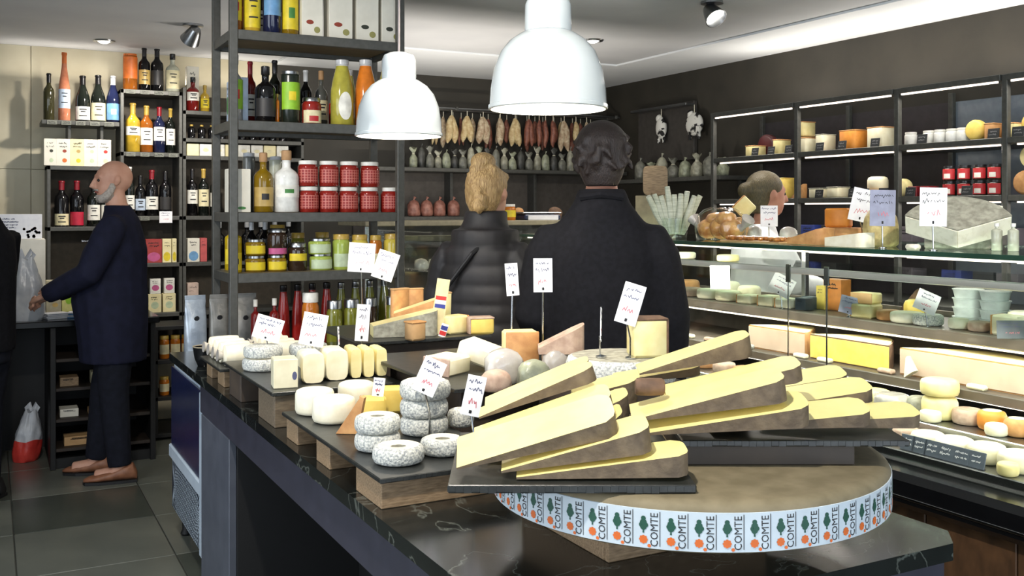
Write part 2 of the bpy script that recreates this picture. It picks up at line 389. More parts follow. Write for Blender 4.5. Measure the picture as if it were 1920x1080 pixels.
# ------------------------------------------------------------------ pendant lamps over the island
def pendant(u, v, label):
    z = 1.725
    t = thing('pendant_lamp', label, 'pendant lamp', (u, v, z), group='white pendant lamps over the island')
    out = [(.131, 0), (.1305, .010), (.1285, .045), (.121, .090), (.106, .128), (.086, .153), (.064, .168), (.052, .174)]
    inn = [(r - .003, zz) for r, zz in out]
    MB().lathe(out + [(.049, .174)] + inn[::-1] + [(.128, .0), (.131, 0)], 40, cap=False).build('shade', M['white'], t, 50)
    MB().lathe([(.131, .0), (.1335, .002), (.1335, .009), (.1305, .011)], 40, cap=False).build('rim', M['white'], t)
    MB().lathe([(.0515, .172), (.0525, .18), (.0515, .232), (.046, .246), (.030, .254), (.012, .256), (.0001, .257)], 32).build('neck', M['white'], t)
    MB().lathe([(.0001, .05), (.016, .055), (.026, .075), (.028, .095), (.018, .12), (.014, .16), (.0001, .162)], 18).build('bulb', M['bulb'], t)
    MB().tube([(0, 0, .25), (0, 0, CEIL - z - .02)], .0035, 6).build('cord', pm('grey_cord', (150, 140, 138)), t)
    MB().lathe([(.0001, CEIL - z - .03), (.04, CEIL - z - .028), (.05, CEIL - z - .001)], 20).build('ceiling_cup', M['white'], t)
    add_light('pendant_bulb', 'POINT', (u, v, z + .035), 7, WARM, radius=.03)
pu, pY = onv(1029, 1.905); pendant(1.10, 1.905, 'white enamel dome pendant lamp hanging above the comte wedges')
pendant(1.10, 2.81, 'white enamel dome pendant lamp hanging beside the metal shelf unit')

# ------------------------------------------------------------------ the island
IU0, IU1, IV0, IV1, IZ = .65, 1.535, 1.16, 4.22, .92
isl = thing('display_island', 'long dark island counter with a black veined marble top', 'counter', (1.09, 2.69, 0))
def ib(name, m, *b, bev=.003):
    x0, x1, y0, y1, z0, z1 = b
    return MB().box(x0 - 1.09, x1 - 1.09, y0 - 2.69, y1 - 2.69, z0, z1, bev).build(name, m, isl, None)
c = .05
poly = [(IU0, IV0 + c), (IU0 + c, IV0), (IU1 - c, IV0), (IU1, IV0 + c), (IU1, IV1), (IU0, IV1)]
MB().prism([(x - 1.09, y - 2.69) for x, y in poly], IZ - .03, IZ).build('countertop', M['marble'], isl, None)
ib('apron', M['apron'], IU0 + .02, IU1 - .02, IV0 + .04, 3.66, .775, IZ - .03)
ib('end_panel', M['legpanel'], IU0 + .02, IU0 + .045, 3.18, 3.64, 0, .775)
ib('opening_shade_block', M['void'], IU0 + .045, IU1 - .02, 3.18, 3.64, 0, .775)  # black block standing in for the shade of the opening under the top
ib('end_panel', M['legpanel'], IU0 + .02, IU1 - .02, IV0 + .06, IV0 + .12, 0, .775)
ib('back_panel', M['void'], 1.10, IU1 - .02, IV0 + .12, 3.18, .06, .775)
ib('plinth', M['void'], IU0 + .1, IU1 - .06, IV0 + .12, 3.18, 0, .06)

# chiller cabinet below the far end of the island, carries the shelf unit
CU0, CU1, CV0, CV1, CZ = .745, 1.74, 3.96, 4.80, .84
ch = thing('chiller_cabinet', 'low pale blue chiller cabinet with navy side and lattice vent', 'chiller', (1.26, 4.38, 0))
def cb(name, m, x0, x1, y0, y1, z0, z1, bev=.006, par=None):
    return MB().box(x0 - 1.26, x1 - 1.26, y0 - 4.38, y1 - 4.38, z0, z1, bev).build(name, m, par or ch, None)
cb('body', M['chiller'], CU0 + .012, CU1, CV0, CV1, .12, CZ, .03)
cb('side_panel', M['navypanel'], CU0, CU0 + .012, CV0 + .08, CV1 - .02, .42, CZ - .06, .003)
cb('side_frame', M['chiller'], CU0 - .012, CU0 + .012, CV0, CV0 + .075, .13, CZ - .05, .01)
cb('side_frame', M['chiller'], CU0 - .008, CU0 + .012, CV0 + .075, CV1, .36, .42, .006)
gr = cb('vent_plate', pm('vent_dark', (36, 44, 60)), CU0 + .004, CU0 + .012, CV0 + .08, CV1 - .02, .13, .36, .002)
me_d = MB().box(-.003, .003, -.004, .004, -.17, .17).mesh('vent_bar', M['chiller'])
n = 0
lat = MB()
for sgn in (1, -1):
    for k in range(26):
        y0 = CV0 + .08 + (CV1 - CV0 - .1) * (k + .5) / 26 - 4.38
        pts = []
        for zz in (.135, .355):
            y = y0 + sgn * (zz - .245)
            pts.append((CU0 - 1.26, max(CV0 + .085 - 4.38, min(CV1 - .025 - 4.38, y)), zz))
        (x_, ya, za), (_, yb, zb) = pts
        lat.add([(x_ + .0025, ya - .0035, za), (x_ + .0025, ya + .0035, za), (x_ + .0025, yb + .0035, zb), (x_ + .0025, yb - .0035, zb)], [(0, 1, 2, 3)])
lo = lat.build('vent_lattice', M['chiller'], ch); lo['kind'] = 'stuff'
for x, y in ((CU0 + .06, CV0 + .06), (CU0 + .06, CV1 - .06), (CU1 - .06, CV0 + .06), (CU1 - .06, CV1 - .06)):
    MB().lathe([(.02, 0), (.026, .01), (.018, .03), (.018, .125)], 12).build('foot', M['void'], ch, loc=(x - 1.26, y - 4.38, 0))

# ------------------------------------------------------------------ metal shelf unit
SU0, SU1, SV0, SV1 = .915, 1.72, 4.32, 4.72
SH = [2.285, 1.892, 1.492, 1.228]
su = thing('shelf_unit', 'tall dark grey metal shelf unit packed with bottles and jars', 'shelf', (SU0, SV0, CZ))
W_, D_ = SU1 - SU0, SV1 - SV0
for x in (0, W_ - .035):
    for y in (0, D_ - .035):
        MB().box(x, x + .035, y, y + .035, 0, CEIL - CZ - .002, .003).build('post', M['metal'], su, None)
for z in SH:
    zz = z - CZ
    s_ = MB().box(.036, W_ - .036, .03, D_ - .03, zz - .022, zz, .001).build('shelf_board', M['shelfwood'], su, None)
    for y in (0.002, D_ - .027): MB().box(.036, W_ - .036, y, y + .025, zz - .042, zz, .002).build('rail', M['metal'], su, None)
    for x in (.004, W_ - .031): MB().box(x, x + .027, .036, D_ - .036, zz - .042, zz, .002).build('rail', M['metal'], su, None)

# ------------------------------------------------------------------ wall shelving with wine
WV0 = 7.14                                            # front of the wine shelves
def wshelf(name, label, px0, px1, zs, sides=True, back=True, v0=WV0, top=None, bottom=None, m=None, group='wine wall shelving'):
    u0 = onv(px0, v0)[0]; u1 = onv(px1, v0)[0]; m = m or M['metal']
    z0 = bottom if bottom is not None else min(zs) - .03; z1 = top if top is not None else max(zs)
    t = thing(name, label, 'shelf', (u0, v0, z0), group=group)
    w = u1 - u0; d = VB - .012 - v0
    for z in zs: MB().box(0, w, 0, d, z - z0 - .028, z - z0, .002).build('shelf_board', m, t, None)
    if sides:
        for x in (0, w - .022): MB().box(x, x + .022, 0, d, 0, z1 - z0, .002).build('side_panel', m, t, None)
    if back: MB().box(.022, w - .022, d - .012, d, 0, z1 - z0 - .03).build('back_panel', pm('shelf_back', (84, 76, 64), None, .7), t, None)
    return t
ZA, ZBX, ZCB = 2.097, 1.797, 1.393
t = wshelf('wall_shelf', 'short dark bracket shelf with five bottles on the stone wall', 78, 224, [ZA], False, False)
for k in (.16, .36): MB().box(k, k + .02, .05, .28, -.09, .0, .002).build('bracket', M['metal'], t, None)
wshelf('wine_cabinet', 'dark open cabinet with white cartons standing on top', 88, 222, [ZBX, ZCB], bottom=.9, top=ZBX)
ZR = [2.326, 1.90, 1.463, 1.14, .796]
wshelf('wine_rack', 'tall dark wine rack with five shelves on the stone wall', 226, 342, ZR, bottom=.5, top=ZR[0])
ZN = [2.20, 2.008, 1.885, 1.463, 1.14, .796]
wshelf('wine_rack', 'wide dark wine rack half hidden behind the metal shelf unit', 343, 570, ZN, bottom=.5, top=2.36)

# ------------------------------------------------------------------ counter by the stone wall
LV0, LV1, LZ = 6.27, 6.95, .865
lu0, lu1 = -.75, onv(292, LV0)[0]
t = thing('service_counter', 'black service counter with open shelves below near the stone wall', 'counter', (lu0, LV0, 0))
w = lu1 - lu0; d = LV1 - LV0
MB().box(-.02, w + .02, -.03, d, LZ - .04, LZ, .006).build('countertop', M['gblack'], t, None)
for x in (0, .62, 1.06, w - .03): MB().box(x, x + .03, 0, d, 0, LZ - .04, .002).build('side_panel', M['void'], t, None)
MB().box(0, w, d - .02, d, 0, LZ - .04).build('back_panel', M['void'], t, None)
shw = pm('dark_shelf_wood', (52, 42, 34), (40, 32, 26), .6, scale=10)
for z in (.12, .29, .47, .64): MB().box(1.09, w - .03, .01, d - .02, z - .02, z, .002).build('shelf_board', shw, t, None)
MB().box(.03, .62, .0, .02, .0, LZ - .05, .002).build('front_panel', M['void'], t, None)
MB().box(1.09, w - .03, .03, d, 0, .06).build('plinth', M['void'], t, None)

# ------------------------------------------------------------------ glass display case along the aisle
KU, KV0, KV1 = 2.45, .55, 4.75
kc = thing('display_case', 'long glass cheese display case with black sill and wooden base', 'display case', (KU, KV0, 0))
L = KV1 - KV0
def kb(name, m, x0, x1, y0, y1, z0, z1, bev=.003, par=None): return MB().box(x0 - KU, x1 - KU, y0, y1, z0, z1, bev).build(name, m, par or kc, None)
for k in range(14): kb('base_plank', M['wood2'], KU + .05, KU + .08, k * L / 14 + .002, (k + 1) * L / 14 - .002, .09, .60)
KB = 3.42                                             # rear of the case
kb('base', M['void'], KU + .08, KB, 0, L, .02, .60)
kb('plinth', M['void'], KU + .1, KB - .04, .02, L - .02, 0, .09)
kb('sill', M['gblack'], KU - .02, KU + .12, -.01, L, .60, .705, .02)
kb('sill_strip', M['chrome'], KU - .026, KU - .019, -.01, L, .634, .642, .001)
ZK, ZK2 = .735, .795
kb('deck', M['steel'], KU + .12, 2.745, 0, L, .60, ZK)
kb('deck_step', M['steel'], 2.745, KB - .02, 0, L, .60, ZK2)
GT = 1.375
fg = MB(); fg.add([(.085, 0, .705), (.085, L, .705), (.12, L, GT - .014), (.12, 0, GT - .014), (.091, 0, .705), (.091, L, .705), (.126, L, GT - .014), (.126, 0, GT - .014)],
       [(0, 3, 2, 1), (4, 5, 6, 7), (0, 4, 7, 3), (1, 2, 6, 5), (3, 7, 6, 2), (0, 1, 5, 4)])
fg.build('front_glass', M['glassd'], kc, None)
kb('top_glass', glass('green_top_glass', (.70, .82, .76), .03, .06), 2.54, 3.30, 0, L, GT - .014, GT, .003)
kb('top_glass_edge', pm('green_glass_edge', (44, 74, 60), (36, 62, 50), .12, scale=6), 2.532, 2.54, 0, L, GT - .015, GT + .0005, .001)
ZAS, ZBS = 1.075, .895
kb('glass_shelf', M['glassd'], 2.80, 3.30, .02, L - .02, 1.262, 1.270, 0)
kb('shelf_rail', M['steel'], 2.78, 2.80, .02, L - .02, 1.253, 1.279, .003)
kb('shelf', M['shelfgrey'], 3.00, KB - .03, .02, L - .02, ZAS - .04, ZAS, .004)
kb('shelf', M['shelfgrey'], 2.92, KB - .03, .02, L - .02, ZBS - .035, ZBS, .004)
kb('back_panel', pm('case_back', (104, 96, 84), None, .6), KB - .02, KB, 0, L, ZK2, ZAS + .02, 0)
for y in (.02, L * .33, L * .66, L - .03): kb('upright', M['steel'], 3.26, 3.285, y, y + .025, ZAS, GT - .014, .002)
kb('led_strip', M['led'], 2.585, 2.595, .05, L - .05, GT - .024, GT - .016, 0)
kb('led_strip', M['led'], 3.02, 3.03, .05, L - .05, ZAS - .05, ZAS - .041, 0)
kb('led_strip', M['led'], 2.95, 2.958, .05, L - .05, ZBS - .043, ZBS - .036, 0)
add_light('case_light', 'AREA', (2.66, (KV0 + KV1) / 2, GT - .03), 38, NEUT, (0, math.radians(-30), 0), .03, L - .2)
add_light('case_light', 'AREA', (3.04, (KV0 + KV1) / 2, ZAS - .055), 8, NEUT, (0, math.radians(10), 0), .02, L - .2)
add_light('case_light', 'AREA', (2.96, (KV0 + KV1) / 2, ZBS - .048), 6, NEUT, (0, math.radians(25), 0), .02, L - .2)

# rear counter across the back of the shop
BV, BZ = 5.35, 1.44
bc = thing('rear_counter', 'dark rear counter with glass front behind the customers', 'counter', (1.9, BV, 0))
MB().box(0, 1.55, 0, .62, 0, .86, .004).build('base', M['void'], bc, None)
MB().box(0, 1.55, .02, .028, .86, BZ - .03).build('front_glass', M['glassd'], bc, None)
MB().box(-.01, 1.56, .0, .5, BZ - .03, BZ, .004).build('top_shelf', pm('pale_edge_shelf', (150, 142, 116), None, .5), bc, None)
MB().box(.0, 1.55, .05, .6, 1.12, 1.14).build('glass_shelf', M['glassd'], bc, None)
for x in (0, .76, 1.525): MB().box(x, x + .025, .03, .06, .86, BZ - .03, .002).build('upright', M['steel'], bc, None)

# ------------------------------------------------------------------ shelves along the dark wall
RU = 4.40; RZ = [1.86, 1.577, 1.28]; RTOP = 2.17
posts = [onu(p, RU)[0] for p in (1335, 1492, 1680, 1883)]; posts.append(posts[-1] - .65); posts = posts[::-1]   # ascending v
rk = thing('cheese_rack', 'long dark metal rack of cheeses with light strips on the dark wall', 'shelf', (RU, posts[0], 0))
Lr = posts[-1] - posts[0]
for p in posts:
    y = p - posts[0]
    MB().box(0, .03, y - .015, y + .015, 0, RTOP, .002).build('post', M['metal'], rk, None)
    MB().box(.44, .47, y - .015, y + .015, 0, RTOP, .002).build('post', M['metal'], rk, None)
for a, b in zip(posts, posts[1:]):
    y0, y1 = a - posts[0] + .017, b - posts[0] - .017
    for z in RZ + [1.0, .6]:
        MB().box(0, .46, y0, y1, z - .03, z, .002).build('shelf_board', M['metal'], rk, None)
        if z > 1.2:
            MB().box(.03, .042, y0 + .03, y1 - .03, z - .039, z - .031).build('light_strip', M['led'], rk, None)
            add_light('rack_light', 'AREA', (RU + .05, (a + b) / 2, z - .046), 1.6, NEUT, (0, math.radians(20), 0), .015, y1 - y0 - .1)
    MB().box(-.01, .05, y0, y1, RTOP - .03, RTOP, .002).build('top_rail', M['metal'], rk, None)
    MB().box(-.004, .008, y0 + .02, y1 - .02, RTOP - .040, RTOP - .031).build('light_strip', M['led'], rk, None)
    add_light('rack_light', 'AREA', (RU + .01, (a + b) / 2, RTOP - .05), 2.6, NEUT, (0, math.radians(25), 0), .015, y1 - y0 - .1)
    MB().box(.465, .475, y0, y1, .6, RTOP - .05).build('back_panel', M['mirror'] if b - posts[0] < 2.0 else pm('rack_back', (60, 56, 60), None, .35), rk, None)

# unseen trough and uplights added to brighten the ceiling: rear counter and rack tops
MB().box(.05, 1.50, .53, .58, 1.30, 1.34, .003).build('added_light_trough', M['metal'], bc, None)
for x in (.1, 1.42): MB().box(x, x + .03, .54, .57, .86, 1.30, .002).build('added_trough_leg', M['metal'], bc, None)
add_light('added_ceiling_wash', 'AREA', (1.9 + .775, BV + .555, 1.345), 24, NEUT, (PI, 0, 0), 1.4, .04)
for a, b in zip(posts, posts[1:]): add_light('added_ceiling_wash', 'AREA', (RU + .25, (a + b) / 2, RTOP + .02), 3.2, NEUT, (PI, 0, 0), .04, b - a - .1)  # uplight added over each cheese rack bay to lift the ceiling
MB().box(.08, .12, .1, posts[-1] - posts[0] - .1, RTOP - .028, RTOP - .002, .002).build('added_top_strip', M['metal'], rk, None)  # unlit strip added on the rack top to go with the uplights
for uu_ in (.45, 1.55): add_light('added_ceiling_wash', 'AREA', (uu_, VB - .12, 2.40), 1.0, NEUT, (PI, 0, 0), .8, .04)  # uplights added above the wine racks, without a fixture

# ------------------------------------------------------------------ charcuterie shelves on the back wall
HV = 7.08
hu0, hu1 = onv(690, HV)[0], 4.88
hs = thing('charcuterie_shelf', 'dark wall shelves with hanging rail for cured sausages', 'shelf', (hu0, HV, 1.2))
w = hu1 - hu0
for z in (1.835, 1.455): MB().box(0, w, 0, .34, z - 1.23, z - 1.2, .003).build('shelf_board', M['metal'], hs, None)
MB().tube([(0, .12, 1.115), (w, .12, 1.115)], .011).build('rail', M['steel'], hs)
MB().tube([(0, .25, 1.115), (w, .25, 1.115)], .011).build('rail', M['steel'], hs)
for x in (.05, w * .33, w * .66, w - .05): MB().box(x, x + .02, .10, .35, 1.10, 1.13, .002).build('rail_bracket', M['metal'], hs, None)
for x in (.05, w * .33, w * .66, w - .05): MB().box(x, x + .025, .22, .34, .27, .606, .002).build('bracket', M['metal'], hs, None)
MB().box(0, w, .34, .352, 0, .63).build('back_panel', pm('grey_back', (88, 82, 76), None, .6), hs, None)
# ------------------------------------------------------------------ containers
G = dict(dark=col('dark_green_glass', (20, 24, 20), .08), black=col('black_glass', (14, 13, 15), .08), olive=col('olive_glass', (58, 56, 34), .08), amber=col('amber_liquor', (150, 84, 26), .08), gold=col('golden_wine', (196, 162, 52), .08),
         red=col('red_liquor', (110, 22, 20), .08), oil=col('yellow_oil', (186, 158, 20), .08), oildark=col('dark_gold_oil', (132, 104, 20), .08), blue=col('dark_blue_glass', (26, 32, 62), .08), white=col('white_bottle', (236, 236, 230), .18),
         juiceg=col('pear_juice', (172, 164, 66), .12), juiceo=col('orange_juice', (214, 120, 38), .12), clear=col('clear_liquor', (188, 190, 170), .08), rose=col('rose_wine', (204, 128, 96), .08), silver=col('silver_bottle', (190, 194, 196), .2, metal=.5),
         jam=col('red_jam', (140, 34, 26), .1), jam2=col('brown_jam', (124, 52, 34), .1), olv=col('green_olives', (120, 122, 44), .1), dkjar=col('dark_preserve', (50, 36, 26), .1), pgreen=col('green_preserve', (168, 186, 84), .1), pyel=col('yellow_preserve', (206, 186, 74), .1),
         redsauce=col('red_sauce', (170, 40, 34), .1), honey=col('honey', (190, 110, 30), .1), grey=col('grey_glass', (90, 92, 88), .1))
def gingham():
    m = pm('label_gingham', (186, 60, 52), None, .5); nt = m.node_tree; b = nt.nodes['Principled BSDF']; tc = [n for n in nt.nodes if n.type == 'TEX_COORD'][0]
    br = nt.nodes.new('ShaderNodeTexBrick'); br.offset = 0; br.inputs['Scale'].default_value = 1.; br.inputs['Brick Width'].default_value = .0125; br.inputs['Row Height'].default_value = .0125; br.inputs['Mortar Size'].default_value = .0014
    br.inputs['Color1'].default_value = (*lin((150, 36, 30)), 1); br.inputs['Color2'].default_value = (*lin((132, 30, 26)), 1); br.inputs['Mortar'].default_value = (*lin((196, 118, 106)), 1)
    mp = nt.nodes.new('ShaderNodeMapping'); mp.inputs['Rotation'].default_value = (PI / 2, 0, 0); nt.links.new(tc.outputs['Object'], mp.inputs[0]); nt.links.new(mp.outputs[0], br.inputs['Vector']); nt.links.new(br.outputs['Color'], b.inputs['Base Color'])
    return m
LB = dict(white=col('label_white', (236, 234, 224), .6), cream=col('label_cream', (230, 220, 178), .6), yellow=col('label_yellow', (228, 204, 40), .5), blue=col('label_blue', (110, 160, 206), .5), red=col('label_red', (186, 40, 44), .5), crimson=col('label_crimson', (190, 30, 60), .5),
          gold=col('label_gold', (190, 160, 90), .4), black=col('label_black', (40, 38, 38), .5), green=col('label_green', (140, 190, 40), .5), dgreen=col('label_green_dark', (66, 130, 60), .5), pgreen=col('label_pale_green', (196, 212, 176), .5), pink=col('label_pink', (196, 90, 140), .5),
          orange=col('label_orange', (214, 110, 40), .5), lblue=col('label_pale_blue', (190, 206, 226), .5), gingham=gingham(), wine=col('capsule_wine', (140, 22, 36), .35), foil=col('capsule_black', (24, 22, 24), .3), brass=col('capsule_gold', (190, 158, 70), .3), lidw=col('lid_white', (236, 234, 226), .35), cork=col('cork', (186, 146, 104), .7),
          heart=col('print_red', (206, 50, 46), .5), steel=M['steel'], silver=col('foil_silver', (196, 198, 200), .3))
PROF = dict(
    bordeaux=[(.0, .0), (.9, .0), (1, .012), (1, .60), (.92, .66), (.62, .71), (.42, .755), (.38, .80), (.38, .955), (.44, .96), (.44, .985), (.36, 1.)],
    burgundy=[(.0, .0), (.9, .0), (1, .012), (1, .46), (.94, .54), (.78, .62), (.55, .71), (.42, .78), (.38, .84), (.38, .955), (.44, .96), (.44, .985), (.36, 1.)],
    flute=[(.0, .0), (.9, .0), (1, .012), (1, .42), (.9, .52), (.66, .66), (.46, .78), (.38, .86), (.38, .96), (.44, .965), (.42, 1.)],
    spirit=[(.0, .0), (.92, .0), (1, .015), (1, .56), (.95, .61), (.75, .66), (.45, .70), (.34, .73), (.34, .84), (.40, .85), (.40, .99), (.3, 1.)],
    square=[(.0, .0), (.95, .0), (1, .01), (1, .72), (.92, .76), (.55, .79), (.34, .81), (.34, .88), (.42, .885), (.42, 1.)],
    juice=[(.0, .0), (.9, .0), (1, .02), (1, .42), (.98, .52), (.86, .66), (.66, .80), (.55, .88), (.52, .92), (.56, .925), (.56, .99), (.4, 1.)],
    can=[(.0, .0), (.94, .0), (1, .015), (1, .90), (.97, .93), (.90, .94), (.90, .99), (.3, 1.)])
def bottle(u, v, z, h, r, g, cap, lab, label, group=None, kind='bordeaux', lr=(.14, .48), name='wine_bottle', cat='bottle', turn=0., capfrom=None, mark=None, oval=False):
    t = thing(name, label, cat, (u, v, z + .0006), turn, group)
    pr = [(max(a * r, .0001), b * h) for a, b in PROF[kind]]
    n = 18
    MB().lathe(pr, n).build('glass', G[g] if isinstance(g, str) else g, t, 50)
    if cap:
        f = capfrom if capfrom else {'bordeaux': .80, 'burgundy': .80, 'flute': .84, 'spirit': .84, 'square': .88, 'juice': .90, 'can': .93}[kind]
        cp = [(a * r + .0008, b * h) for a, b in PROF[kind] if b >= f]
        # radius of the profile at f
        ps = PROF[kind]
        for (a0, b0), (a1, b1) in zip(ps, ps[1:]):
            if b0 <= f <= b1 and b1 > b0: cp = [((a0 + (a1 - a0) * (f - b0) / (b1 - b0)) * r + .0008, f * h)] + cp; break
        cp.append((.0001, h + .001))
        MB().lathe(cp, 14).build('capsule', LB[cap], t, 50)
    if lab:
        if oval:
            k = 22; vs = [(0, 0, 0)]; zc = (lr[0] + lr[1]) / 2 * h; rz_ = (lr[1] - lr[0]) / 2 * h
            vs = []
            for ring in (.001, .5, 1.):
                for i in range(k):
                    aa = -PI / 2 + .62 * ring * math.cos(2 * PI * i / k); vs.append((1.015 * r * math.cos(aa), 1.015 * r * math.sin(aa), zc + rz_ * ring * math.sin(2 * PI * i / k)))
            fs = [(j * k + i, j * k + (i + 1) % k, (j + 1) * k + (i + 1) % k, (j + 1) * k + i) for j in range(2) for i in range(k)]
            lo_ = MB().add(vs, fs).build('label', LB[lab], t)
        else:
            lo_ = MB().lathe([(r * 1.012, lr[0] * h), (r * 1.012, lr[1] * h)], 16, a0=-PI / 2 - 1.25, a1=-PI / 2 + 1.25).build('label', LB[lab], t)
        if mark:
            zc = (lr[0] + lr[1]) / 2 * h; s = (lr[1] - lr[0]) * h * .16
            MB().lathe([(r * 1.022, zc - s), (r * 1.022, zc + s)], 8, a0=-PI / 2 - .38, a1=-PI / 2 + .38).build('print', LB[mark], lo_)
        elif lab in ('white', 'cream', 'lblue', 'yellow', 'gold') and not oval:
            pr_ = MB()
            for k, (hh, ww) in enumerate(((.78, .5), (.62, .32), (.3, .55))):
                zc = (lr[0] + (lr[1] - lr[0]) * hh) * h; pr_.lathe([(r * 1.02, zc - .0035), (r * 1.02, zc + .0035)], 6, a0=-PI / 2 - ww, a1=-PI / 2 + ww)
            pr_.build('print', M['inkblack'], lo_)['kind'] = 'stuff'
    return t
def jar(u, v, z, h, r, content, lid, lab, label, group=None, lr=(.2, .62), name='jar', turn=0., tall=.0, band=None):
    t = thing(name, label, 'jar', (u, v, z + .0006), turn, group)
    MB().lathe([(.0001, 0), (r * .92, 0), (r, h * .05), (r, h * .72), (r * .96, h * .79), (r * .84, h * .83), (r * .84, h * .86), (.0001, h * .86)], 20).build('glass', G[content], t, 50)
    MB().lathe([(r * .86, h * .845), (r * .91, h * .85), (r * .91, h * .985), (r * .86, h), (.0001, h)], 20).build('lid', LB[lid], t, 50)
    if lab:
        lo_ = MB().lathe([(r * 1.012, lr[0] * h), (r * 1.012, lr[1] * h)], 16, a0=-PI / 2 - 1.2, a1=-PI / 2 + 1.2).build('label', LB[lab], t)
        if band: MB().lathe([(r * 1.02, (lr[0] + .06) * h), (r * 1.02, (lr[0] + (lr[1] - lr[0]) * .55) * h)], 8, a0=-PI / 2 - .5, a1=-PI / 2 + .5).build('print', LB[band], lo_)
    return t
def carton(u, v, z, w, d, h, m, label, group=None, marks=(), seed=0, name='carton', cat='box', turn=0., text=True, y0=None):
    """box with its front at local y=0 facing -y, printed marks: (x, z, w, h, material) as shares of the front"""
    t = thing(name, label, cat, (u, v, z + .0006), turn, group)
    MB().box(-w / 2, w / 2, 0, d, 0, h, .0015).build('body', m, t, None)
    MB().box(-w / 2 + .002, w / 2 - .002, .002, d * .5 - .0008, h - .0002, h + .0012).build('flap', m, t, None)
    MB().box(-w / 2 + .002, w / 2 - .002, d * .5 + .0008, d - .002, h - .0002, h + .0012).build('flap', m, t, None)
    for x, zz, ww, hh, mt in marks:
        k = MB(); n = 12
        k.add([(w * (x + ww / 2 * math.cos(2 * PI * i / n)), -.0006, h * (zz + hh / 2 * math.sin(2 * PI * i / n))) for i in range(n)], [tuple(range(n))]); k.build('print', mt, t, None)
    if text:
        k = MB(); scribble(k, -w * .34, w * .34, h * .66, h * .9, 2, -.0007, seed, w * .03); k.build('lettering', M['inkblack'], t, None)
    return t
# ------------------------------------------------------------------ small signs
def price_tag(px, py, Y, w, h, zbase, label, tilt=0., yaw=0., lean=0., seed=0, m=None, stem=True, group=None, ink='ink'):
    p = at(px, py, Y); t = thing('price_tag', label, 'price tag', (p.x, p.y, zbase), -YAW + yaw, group)
    dz = p.z - zbase
    mt = Matrix.Translation((0, 0, dz)) @ Matrix.Rotation(lean, 4, 'X') @ Matrix.Rotation(tilt, 4, 'Y')
    cd = MB().box(-w / 2, w / 2, -.0008, .0008, -h / 2, h / 2, .0003, mat=mt).build('card', m or M['paper'], t, None)
    k = MB(); scribble(k, -w * .42, w * .42, h * .06, h * .44, 2, -.0012, seed, .0016); k.v = [tuple(mt @ Vector(q)) for q in k.v]; k.build('handwriting', M[ink], cd, None)
    k = MB(); scribble(k, -w * .30, w * .30, -h * .32, -h * .02, 1, -.0012, seed + 50, .0018); k.v = [tuple(mt @ Vector(q)) for q in k.v]; k.build('price_writing', M['red_ink'], cd, None)
    if stem:
        q = mt @ Vector((0, .0, -h * .36))
        MB().tube([(0, .002, .004), (0, .003, max(.01, (dz - h / 2) * .6)), (q.x, q.y + .003, q.z)], .0022, 6).build('stem', M['chrome'], t)
        MB().lathe([(.0001, 0), (.013, 0), (.013, .003), (.004, .006), (.0001, .007)], 14).build('foot', M['chrome'], t)
        MB().box(-.003, .003, -.0025, .004, -h * .44, -h * .36, .001, mat=mt).build('clip', M['black'], t, None)
    return t
# ------------------------------------------------------------------ cheeses
def disc(p, r, h, m, label, group=None, name='cheese', rot=(0, 0, 0), rim=.25, hole=0., m2=None, cat='cheese', film=False):
    """round cheese: paste-coloured top face and rind around it"""
    t = thing(name, label, cat, (p[0], p[1], p[2] + .0006), 0, group, rot=rot)
    b = h * rim; q = random.Random(int(p[0] * 9999) + int(p[1] * 777))
    pr = [(.0001, 0), (r - b, 0), (r - b * .3, b * .3), (r, b), (r * 1.008, h * .5), (r, h - b), (r - b * .3, h - b * .3), (r - b, h)]
    side = MB().lathe(pr, 26); side.v = [(x * (1 + q.uniform(-.006, .006)), y * (1 + q.uniform(-.006, .006)), z) for x, y, z in side.v]
    side.f.pop(); side.m.pop()
    side.build('rind', m, t, 60)
    if hole:
        tp = [(r - b, h), (hole * 1.3, h * .985), (hole, h * .90)]
        MB().lathe([(hole, h * .90), (hole * .8, h * .62), (.0001, h * .55)], 22, cap=False).build('shaded_dimple', M['greyrind'], t, 60)  # hollow coloured darker to stand in for the shade inside it
    else: tp = [(r - b, h), (r * .5, h * 1.005), (.0001, h * 1.01)]
    MB().lathe(tp, 26, cap=False).build('top_face', m2 or m, t, 60)
    return t
